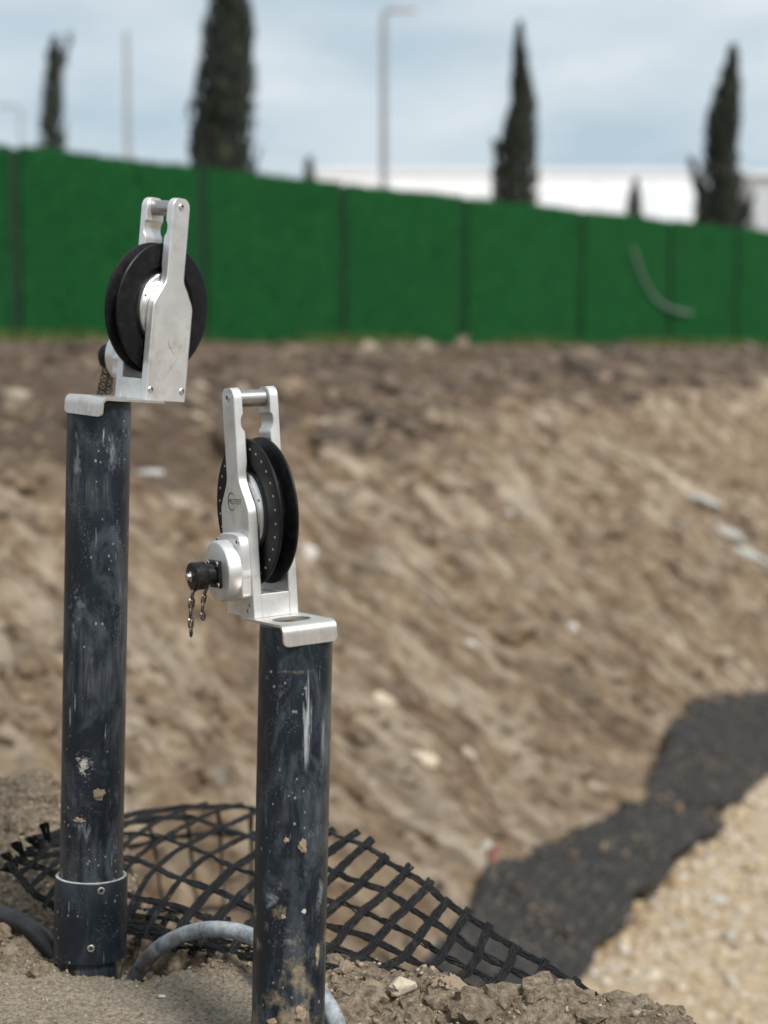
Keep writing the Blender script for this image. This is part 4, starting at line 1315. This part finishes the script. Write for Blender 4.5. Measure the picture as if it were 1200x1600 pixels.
def build_pulley():
    root = empty('cable_pulley')
    scr = screw_mesh()
    sock = lathe('socket', [(.0013, 0), (.0013, .0004)], 12)
    def put_screw(parent, x, y, z, side, s=1.0):
        o = link('screw', scr, M['screw'], parent)
        o.location = (x, y, z); o.rotation_euler = (R(90) if side < 0 else R(-90), 0, 0); o.scale = (s, s, s)
    for sgn in (-1, 1):
        pl = link('side_plate', plate_mesh(sgn), M['alu'], root, angle=28)
        put_screw(pl, WX + .0005, sgn * .0236, ZB + .2125, sgn, 1.1)
        for x in ((-.0410, -.0910) if sgn > 0 else (-.0425, -.0480)):
            put_screw(pl, x, sgn * .0236, ZB + (.0117 if sgn > 0 or x > -.045 else .0060), sgn, 1.15 if sgn > 0 else .8)
        if sgn > 0:
            v, f = [], []
            for xa, za, xb, zb, wd in ((-.083, .052, -.058, .021, .00022), (-.074, .050, -.060, .066, .00025), (-.066, .056, -.062, .070, .0002), (-.071, .058, -.064, .060, .0002), (-.052, .128, -.049, .120, .0002), (-.088, .030, -.080, .034, .0002)):
                d_ = Vector((xb - xa, 0, zb - za)).normalized(); e = Vector((-d_.z, 0, d_.x)) * wd
                b0 = len(v)
                for x, z, q in ((xa, za, .3), (xb, zb, .3)):
                    v += [(x - e.x * q, .02392, ZB + z - e.z * q), (x + e.x * q, .02392, ZB + z + e.z * q)]
                mx, mz = (xa + xb) / 2, (za + zb) / 2
                v += [(mx - e.x, .02392, ZB + mz - e.z), (mx + e.x, .02392, ZB + mz + e.z)]
                f += [(b0, b0 + 1, b0 + 5, b0 + 4), (b0 + 4, b0 + 5, b0 + 3, b0 + 2)]
            sc_ = link('scratches', pyd('scratches', v, f), M['pin'], pl, smooth=False)
            sc_['kind'] = 'stuff'
        if sgn < 0:
            t = text_mesh('lettering', 'MLETEST', .0074, M['ink'], pl)
            t.location = (WX + .0025, -.0240, ZB + .1115); t.rotation_euler = (R(90), 0, 0)
            v, f = [], []
            N = 40
            for k in range(N + 1):
                a = R(38) + R(288) * k / N
                wd = .00055 * (0.4 + math.sin(math.pi * k / N))
                for r in (.0085 - wd, .0085 + wd):
                    v.append((WX - .0050 + r * math.cos(a), -.02395, ZB + .1115 + r * math.sin(a)))
            for k in range(N): f.append((2 * k, 2 * k + 1, 2 * k + 3, 2 * k + 2))
            link('emblem', pyd('emblem', v, f), M['ink'], pl, smooth=False)
    # pin across the top
    link('handle_pin', lathe('handle_pin', [(.0078, -.0147), (.0084, -.0140), (.0084, .0140), (.0078, .0147)], 32, 'Y', (WX, 0, ZB + .2110)), M['pin'], root)
    # wheel with its rope groove
    prof = [(.010, -.0102), (.0425, -.0068), (.0445, -.0095), (.0455, -.0102), (.0655, -.0102), (.0682, -.0098), (.0690, -.0090), (.0690, -.0074), (.0682, -.0068),
            (.0540, -.0028), (.0525, -.0012), (.0525, .0012), (.0540, .0028), (.0682, .0068), (.0690, .0074), (.0690, .0090), (.0682, .0098), (.0655, .0102), (.0455, .0102), (.0445, .0095), (.0425, .0068), (.010, .0102)]
    wheel = link('wheel', lathe('wheel', [(r * 1.043, h * 1.04) for r, h in prof], 112, 'Y', (WX, 0, WZ)), M['black'], root, angle=25)
    for sgn in (-1, 1):
        hub = link('hub', lathe('hub', [(.0395, sgn * .0060), (.0400, sgn * .0120), (.0385, sgn * .0132), (.0330, sgn * .0134), (.0320, sgn * .0142), (.012, sgn * .0143)], 72, 'Y', (WX, 0, WZ)), M['hub'], wheel)
        v, f = [], []
        for k in range(6):
            a = R(20 + 60 * k); cx, cz = WX + .0360 * math.cos(a), WZ + .0360 * math.sin(a)
            b0 = len(v)
            for j in range(12):
                g = 2 * math.pi * j / 12
                v.append((cx + .0014 * math.cos(g), sgn * .01350, cz + .0014 * math.sin(g)))
            f.append(tuple(range(b0, b0 + 12)))
        h = link('screw_holes', pyd('screw_holes', v, f), M['socket'], wheel, smooth=False)
        h['kind'] = 'stuff'
    v, f = [], []
    for k in range(30):
        a = 2 * math.pi * (k + .3) / 30
        cx, cz = WX + .0632 * math.cos(a), WZ + .0632 * math.sin(a)
        b0 = len(v)
        for rad_, yy in ((.0013, -.0104), (.0011, -.0109)):
            for j in range(8):
                g = 2 * math.pi * j / 8
                v.append((cx + rad_ * math.cos(g), yy, cz + rad_ * math.sin(g)))
        for j in range(8): f.append((b0 + j, b0 + (j + 1) % 8, b0 + 8 + (j + 1) % 8, b0 + 8 + j))
        f.append(tuple(range(b0 + 8, b0 + 16)))
    h = link('marker_dots', pyd('marker_dots', v, f), M['dot'], wheel, smooth=False)
    h['kind'] = 'stuff'
    # spacer block between the plates
    blk = link('base_block', box_mesh('base_block', -.0970, -.0350, -.01465, .01465, ZB, ZB + .0225), M['alu'], root, smooth=False)
    bevel(blk, .0005)
    # bent steel clamp plate with the cable hole
    hw, x0, x1, th, hr = .0280, -.060, .0275, .0026, .0185
    bm = bmesh.new()
    N = 64
    rings = []
    hc = -.0030          # the hole sits a little behind the pipe's axis
    def rect_pt(a):
        c, s = math.cos(a), math.sin(a)
        k = min((x1 if c > 0 else -x0) / max(abs(c), 1e-9), hw / max(abs(s), 1e-9))
        return c * k, s * k
    angs = sorted(set([2 * math.pi * k / N for k in range(N)] + [math.atan2(hw, x1) % (2 * math.pi), math.atan2(-hw, x1) % (2 * math.pi), math.atan2(hw, x0) % (2 * math.pi), math.atan2(-hw, x0) % (2 * math.pi)]))
    for z in (0, th):
        rings.append([bm.verts.new((*rect_pt(a), z)) for a in angs])
        rings.append([bm.verts.new((hc + hr * math.cos(a), hr * math.sin(a), z)) for a in angs])
    N = len(angs)
    for k in range(N):
        j = (k + 1) % N
        bm.faces.new((rings[0][k], rings[1][k], rings[1][j], rings[0][j]))
        bm.faces.new((rings[2][k], rings[2][j], rings[3][j], rings[3][k]))
        bm.faces.new((rings[0][k], rings[0][j], rings[2][j], rings[2][k]))
        bm.faces.new((rings[1][k], rings[3][k], rings[3][j], rings[1][j]))
    # the bend and the lip
    rb = .0050
    sec = [(x1, 0.0, hw)]
    for k in range(1, 9):
        a = math.pi / 2 * k / 8
        sec.append((x1 + rb * math.sin(a), -rb * (1 - math.cos(a)), hw))
    for z, w in ((-.008, hw), (-.0135, hw), (-.0155, hw - .0010), (-.0170, hw - .0030), (-.0176, hw - .0055)): sec.append((x1 + rb, z, w))
    prev = None
    for i, (x, z, w) in enumerate(sec):
        a = min(math.pi / 2, math.pi / 2 * i / 8)
        nx, nz = math.sin(a) * th, math.cos(a) * th
        q = [bm.verts.new((x, -w, z)), bm.verts.new((x, w, z)), bm.verts.new((x + nx, w, z + nz)), bm.verts.new((x + nx, -w, z + nz))]
        if prev:
            for k in range(4): bm.faces.new((prev[k], prev[(k + 1) % 4], q[(k + 1) % 4], q[k]))
        prev = q
    bm.faces.new(prev)
    link('clamp_plate', from_bm('clamp_plate', bm), M['steel'], root, angle=32)
    # encoder housing on the -y plate
    hz = ZB + .0455
    enc = empty('encoder_housing'); enc.parent = root
    v, f = [], []
    N = 72
    y_a, y_b = -.0239, -.0335
    for y, sc in ((y_a, 1.0), (y_b + .0008, 1.0), (y_b, .975)):
        for k in range(N):
            a = 2 * math.pi * k / N
            c, s = math.cos(a), math.sin(a)
            if s >= 0:
                e = 6 if c > 0 else 3.2
                r = 1 / ((abs(c) / .0296) ** e + (abs(s) / .0365) ** e) ** (1 / e)
            else:
                r = .0305 + .0085 * math.exp(-((a - R(222)) / R(13)) ** 2) + .006 * math.exp(-((a - R(318)) / R(13)) ** 2)
                r = max(r, 0.0296 / max(abs(c), .3) if abs(s) < .02 else 0)
            v.append((WX + r * c * sc, y, hz + r * s * sc))
    for i in range(2):
        for k in range(N):
            f.append((i * N + k, i * N + (k + 1) % N, (i + 1) * N + (k + 1) % N, (i + 1) * N + k))
    f.append(tuple(range(N))); f.append(tuple(2 * N + k for k in range(N)))
    me = pyd('mounting_flange', v, f)
    bm = bmesh.new(); bm.from_mesh(me); bmesh.ops.recalc_face_normals(bm, faces=bm.faces); bm.to_mesh(me); bm.free()
    link('mounting_flange', me, M['alu'], enc, angle=35)
    link('drum', lathe('drum', [(.0300, y_b + .001), (.0300, -.0440), (.0288, -.0462), (.0262, -.0470), (.0001, -.0470)], 72, 'Y', (WX, 0, hz)), M['alu'], enc, angle=40)
    for x, z in ((.0235, .029), (-.0215, .0285), (-.0262, -.0245)): 
        put_screw(enc, WX + x, y_b + .0002, hz + z, -1, .95)
    # square connector socket and its screwed cap
    cz = hz - .002
    bm = bmesh.new(); box_bm(bm, WX - .0135, WX + .0135, -.0505, -.0471, cz - .0135, cz + .0135)
    fl = link('connector_flange', from_bm('connector_flange', bm), M['connector'], enc, smooth=False); bevel(fl, .0015)
    for a in (-1, 1):
        for c in (-1, 1): put_screw(enc, WX + a * .0102, -.0504, cz + c * .0102, -1, .85)
    link('connector_cap', lathe('connector_cap', [(.0100, -.0505), (.0100, -.0580), (.0118, -.0590), (.0134, -.0600), (.0138, -.0610), (.0138, -.0715), (.0128, -.0732), (.0110, -.0737), (.0060, -.0732), (.0001, -.0732)], 40, 'Y', (WX, 0, cz)), M['connector'], enc, angle=30)
    link('cap_screw', lathe('cap_screw', [(.0048, -.0730), (.0050, -.0745), (.0036, -.0752), (.0034, -.0775), (.0026, -.0785), (.0001, -.0785)], 24, 'Y', (WX, 0, cz)), M['screw'], enc)
    # ladder chain hanging from the cap
    ch = empty('cap_chain'); ch.parent = root
    def ladder(path, wid, rad, step):
        pts = [Vector(p) for p in path]
        cum = [0]
        for a, b_ in zip(pts, pts[1:]): cum.append(cum[-1] + (b_ - a).length)
        n = max(2, int(cum[-1] / step))
        for i in range(n):
            P = []
            for s_ in (cum[-1] * i / n, cum[-1] * (i + 1.12) / n):
                s_ = min(s_, cum[-1])
                k = max(j for j in range(len(cum)) if cum[j] <= s_ + 1e-12); k = min(k, len(pts) - 2)
                P.append(pts[k].lerp(pts[k + 1], (s_ - cum[k]) / max(1e-9, cum[k + 1] - cum[k])))
            a, b_ = P
            tdir = (b_ - a).normalized()
            side = tdir.cross(Vector((.55, .83, 0)) if i % 2 == 0 else Vector((.72, .62, .3))).normalized() * wid
            v, f = [], []
            loop = [a + side * .35, a + side * 1.0 + tdir * step * .25, b_ + side * .95 - tdir * step * .2, b_ + side * .2, b_ - side * .2, b_ - side * .95 - tdir * step * .2, a - side * 1.0 + tdir * step * .25, a - side * .35, a + side * .35]
            tube(v, f, loop, rad, 5)
            tube(v, f, [a + side * .8 + tdir * step * .3, b_ - side * .8 - tdir * step * .25], rad * .75, 5)
            tube(v, f, [a - side * .8 + tdir * step * .3, b_ + side * .8 - tdir * step * .25], rad * .75, 5)
            link('link', pyd('link', v, f), M['chain'], ch, angle=60)
    yb = -.0705
    ladder([(WX - .001, yb, cz - .0120), (WX - .002, yb - .003, cz - .022), (WX - .001, yb - .0055, cz - .038), (WX - .001, yb - .0062, cz - .058)], .0044, .00105, .0078)
    ladder([(WX + .002, yb + .013, cz - .0105), (WX + .002, yb + .008, cz - .020), (WX + .001, yb + .006, cz - .034), (WX + .0015, yb + .0065, cz - .043)], .0038, .00095, .0074)
    v, f = [], []
    tube(v, f, catmull([(WX - .0125, yb, cz - .0065), (WX - .0085, yb - .001, cz - .0120), (WX - .001, yb - .001, cz - .0152), (WX + .0085, yb - .001, cz - .0120), (WX + .0125, yb, cz - .0065)], 4), .0006, 6)
    link('cap_ring', pyd('cap_ring', v, f), M['chain'], ch)
    return root

def copy_tree(o, parent=None):
    c_ = o.copy(); C.objects.link(c_)
    if parent is not None: c_.parent = parent
    for k in list(o.children): copy_tree(k, c_)
    return c_

pul = build_pulley()
def place(o, top, ax, yaw, beta, roll, lift, slide):
    Mx = Matrix.Rotation(R(yaw), 3, 'Z') @ Matrix.Rotation(R(roll), 3, 'X') @ Matrix.Rotation(R(-beta), 3, 'Y')
    o.rotation_euler = Mx.to_euler()
    o.location = top + Vector((0, 0, lift)) + Mx @ Vector((0, slide, 0))
GP = 'cable pulleys clamped on the pipes'
pulL = copy_tree(pul)
place(pul, topR, axR, -60.0, 2.6, 2.0, .0030, -.0035)
place(pulL, topL, axL, -125.7, 3.5, -4.2, .0025, .0125)
pulL.scale = (1.02, 1.02, 1.02)
tag(pul, 'silver pulley on the shorter front pipe, its black connector cap facing left', 'pulley', GP)
tag(pulL, 'silver pulley on the taller left pipe, its plain scratched plate in view', 'pulley', GP)

# ------------------------------------------------------------------ black geogrid behind the pipes
m_net, nt, p = new_mat('geogrid_strand')
b = NB(nt)
f1 = b.noise(scale=700, detail=4)
du = b.noise(scale=26, detail=6, rough=0.7)
c = b.mix(b.ramp(du, [(0.56, 0.0), (0.78, 0.28)]), b.ramp(f1, [(0.3, (0.004, 0.004, 0.0045)), (0.75, (0.013, 0.013, 0.014))]), (0.16, 0.14, 0.115))
b.l(c, p.inputs['Base Color'])
p.inputs['Roughness'].default_value = 0.5
p.inputs['Specular IOR Level'].default_value = 0.18
b.l(b.bump(f1, 0.6, 0.001), p.inputs['Normal'])

# stations along the sheet: rear edge, middle, front edge as (column, row, distance)
ST = [(0.00, (70, 1306, 2.03), (46, 1330, 1.98), (14, 1352, 1.93)),
      (0.117, (235, 1268, 2.34), (140, 1322, 2.08), (66, 1404, 1.90)),
      (0.202, (346, 1260, 2.44), (218, 1322, 2.12), (130, 1440, 1.92)),
      (0.271, (425, 1270, 2.34), (278, 1344, 2.05), (200, 1450, 1.90)),
      (0.342, (482, 1290, 2.18), (338, 1368, 1.97), (268, 1460, 1.87)),
      (0.461, (552, 1314, 2.01), (440, 1410, 1.885), (372, 1490, 1.82)),
      (0.605, (642, 1368, 1.90), (568, 1444, 1.83), (504, 1508, 1.775)),
      (0.773, (750, 1446, 1.83), (706, 1516, 1.765), (650, 1548, 1.74)),
      (0.894, (850, 1508, 1.775), (806, 1564, 1.735), (752, 1594, 1.71)),
      (1.00, (938, 1560, 1.735), (896, 1604, 1.70), (846, 1630, 1.68))]
SU = [s[0] for s in ST]
def sheet(u, w):
    """w = 0 rear/top edge ... 1 front/bottom edge"""
    i = max(0, min(len(SU) - 2, sum(1 for s in SU if s <= u) - 1))
    t = (u - SU[i]) / (SU[i + 1] - SU[i])
    P = []
    for e in (1, 2, 3):
        q = [Vector(ST[max(0, min(len(ST) - 1, j))][e]) for j in (i - 1, i, i + 1, i + 2)]
        a, b_, c_, d_ = q
        P.append(0.5 * ((2 * b_) + (c_ - a) * t + (2 * a - 5 * b_ + 4 * c_ - d_) * t * t + (3 * b_ - a - 3 * c_ + d_) * t ** 3))
    a, b_, c_ = P
    q = a * ((1 - w) * (1 - 2 * w)) + b_ * (4 * w * (1 - w)) + c_ * (w * (2 * w - 1))
    return at(q.x, q.y, q.z)

net = tag(empty('geogrid_net', at(400, 1470, 1.85)), 'black geogrid net of woven square mesh arching behind the two pipes', 'net')
net_inv = net.location.copy()
def strand(path, width, nf, seed, fuzz=0, parent=net, wob=.0007, name='strand'):
    """one strand: a few flattened bundles of fibre side by side with loose hairs"""
    rr = random.Random(seed)
    v, f = [], []
    L = len(path)
    ph = [rr.uniform(0, 6.28) for _ in range(nf)]
    side = []
    for i in range(L):
        t = (path[min(i + 1, L - 1)] - path[max(i - 1, 0)]).normalized()
        # the sheet's own normal is close to the line from its middle up and back
        nrm = Vector((.35, -.62, .70))
        a = t.cross(nrm).normalized()
        side.append((a, t.cross(a).normalized()))
    for k in range(nf):
        o = (k - (nf - 1) / 2) / max(1, nf - 1) * width * .72 if nf > 1 else 0
        pts = []
        for i, p_ in enumerate(path):
            a, n_ = side[i]
            w_ = wob * math.sin(i * .55 + ph[k]) + rr.gauss(0, wob * .35)
            pts.append(p_ + a * (o + w_) + n_ * (wob * math.cos(i * .8 + ph[k] * 1.7)) - net_inv)
        r = width / nf * .74
        tube(v, f, pts, [r * rr.uniform(.68, 1.30) for _ in pts], 6)
    for _ in range(fuzz):
        i = rr.randrange(1, L - 1)
        a, n_ = side[i]
        p_ = path[i] + a * rr.choice((-1, 1)) * width * .42 - net_inv
        d_ = (a * rr.uniform(-1, 1) + n_ * rr.uniform(-.6, .6) + Vector((rr.uniform(-.5, .5), rr.uniform(-.5, .5), rr.uniform(-.2, .6)))).normalized()
        ln = rr.uniform(.0015, .0055)
        b0 = len(v)
        e = d_.cross(Vector((.3, .5, .8))).normalized() * .00027
        v += [tuple(p_ - e), tuple(p_ + e), tuple(p_ + d_ * ln + Vector((0, 0, ln * .2)))]
        f.append((b0, b0 + 1, b0 + 2))
    return link(name, pyd(name, v, f), m_net, parent, angle=70)

NW, NUU = 5, 21
rj = random.Random(5)
# long strands
for k in range(NW + 1):
    w = k / NW
    us_ = np.linspace(-0.012 if k not in (1, 3) else 0.0, 1.0, 190)
    path = []
    for u in us_:
        uu = min(1, max(0, u))
        ww = w + .007 * math.sin(u * 47 + k * 2)
        p_ = sheet(uu, ww)
        if u < 0: p_ = p_ + (sheet(0, ww) - sheet(.03, ww)) * (-u / .03)
        path.append(p_)
    strand(path, .0094 if k != 2 else .0074, 5, 70 + k, 300, wob=.0006 if k != 2 else .0011)
# cross strands
for j in range(NUU + 1):
    u = ((j + .15) / (NUU + .3)) ** 1.08
    jj = rj.uniform(-.003, .003)
    ws = np.linspace(-.055 if j % 3 else -.02, 1.04, 60)
    path = []
    for w in ws:
        ww = min(1.0, max(0.0, w))
        p_ = sheet(min(1, max(0, u + jj + .003 * math.sin(w * 9 + j))), ww)
        if w < 0: p_ = p_ + (sheet(u, 0) - sheet(u, .06)) * (-w / .06)
        if w > 1: p_ = p_ + (sheet(u, 1) - sheet(u, .94)) * ((w - 1) / .06)
        path.append(p_ + Vector((0, -.0012, .0012)))
    strand(path, .0068 if u < .33 else .0102, 5, 170 + j, 330, wob=.0005)
# the sheet curls over its crest and lies on the slope behind
def curl(u, k):
    a = sheet(u, 0); b_ = sheet(min(1, u + .02), 0)
    g_ = min(1, k) * 1.25
    return a + Vector((-.05 * g_, .60 * g_, -.36 * g_ + .05 * math.sin(g_ * 3.14)))
for j in range(6):
    u = .06 + j * .045
    strand([curl(u, i / 22) for i in range(23)], .0085, 4, 400 + j, 6, wob=.0006)
for k in (.4, .8):
    strand([curl(u, k) for u in np.linspace(.03, .32, 50)], .0085, 4, 430 + int(k * 8), 6, wob=.0007)
# a folded second layer lying flat on the ground between the pipes
fold = []
for k in range(4):
    path = []
    for i in range(60):
        t = i / 59
        x = 150 + 260 * t; y = 1408 + k * 15 + 40 * t + 5 * math.sin(t * 9 + k)
        path.append(at(x, y, 1.985 - .030 * k - .05 * t))
    strand(path, .0060, 4, 270 + k, 60, wob=.0012)
for j in range(9):
    path = []
    for i in range(24):
        t = i / 23
        x = 168 + 29 * j - 14 * t + 16 * (1 - t) + 3 * math.sin(t * 5 + j); y = 1404 + 5 * j + 62 * t
        path.append(at(x, y, 1.99 - .012 * t * 9 - .0055 * j))
    strand(path, .0075, 4, 290 + j, 40, wob=.0007)
# frayed ends left of the left pipe
for j, (x, y, dx, dy) in enumerate(((72, 1312, -6, -36), (58, 1326, -18, -26), (36, 1340, -20, -34), (22, 1352, -24, -26), (20, 1362, -26, -8))):
    for k in range(4):
        a = at(x + 2 * k, y + k, 1.99 - .015 * j)
        b_ = at(x + dx * .6 + k * 4 - 6, y + dy * .7, 1.985 - .015 * j)
        strand([a.lerp(b_, i / 7) + Vector((0, 0, .0015 * math.sin(i * .8 + k))) for i in range(8)], .0030, 2, 330 + j * 7 + k, 8, wob=.0004)

# ------------------------------------------------------------------ hoses on the ground
m_hose, nt, p = new_mat('dusty_hose')
b = NB(nt)
nz = b.sep(b.n('ShaderNodeNewGeometry').outputs['Normal'])[2]
g = b.noise(scale=60, detail=8, rough=0.7)
k = b.ramp(b.math('ADD', g, b.math('MULTIPLY', nz, 0.0)), [(0.36, 0.0), (0.62, 1.0)])
c = b.mix(k, (0.085, 0.10, 0.12), (0.36, 0.385, 0.40))
md = b.ramp(b.noise(scale=34, detail=7, rough=0.7), [(0.55, 0.0), (0.66, 0.8)])
c = b.mix(md, c, (0.17, 0.125, 0.08))
b.l(c, p.inputs['Base Color'])
p.inputs['Roughness'].default_value = 0.55
b.l(b.bump(g, 0.35, 0.002), p.inputs['Normal'])
v, f = [], []
tube(v, f, catmull([at(x, y, d_) for x, y, d_ in ((196, 1560, 1.875), (214, 1522, 1.87), (245, 1484, 1.85), (292, 1459, 1.83), (345, 1452, 1.80), (400, 1466, 1.765), (452, 1505, 1.70), (500, 1552, 1.63), (528, 1606, 1.575), (540, 1670, 1.53))], 10), .0092, 18)
tag(link('hose', pyd('hose', v, f), m_hose), 'dusty grey hose arching out of the mud behind the front pipe', 'hose')
v, f = [], []
tube(v, f, catmull([at(x, y, d_) for x, y, d_ in ((-70, 1416, 1.90), (-25, 1420, 1.895), (8, 1432, 1.885), (42, 1446, 1.87), (72, 1472, 1.85), (90, 1510, 1.84), (100, 1560, 1.835))], 10), .0108, 18)
tag(link('hose', pyd('hose', v, f), M['rubber']), 'black hose entering the mud behind the collared left pipe', 'hose')
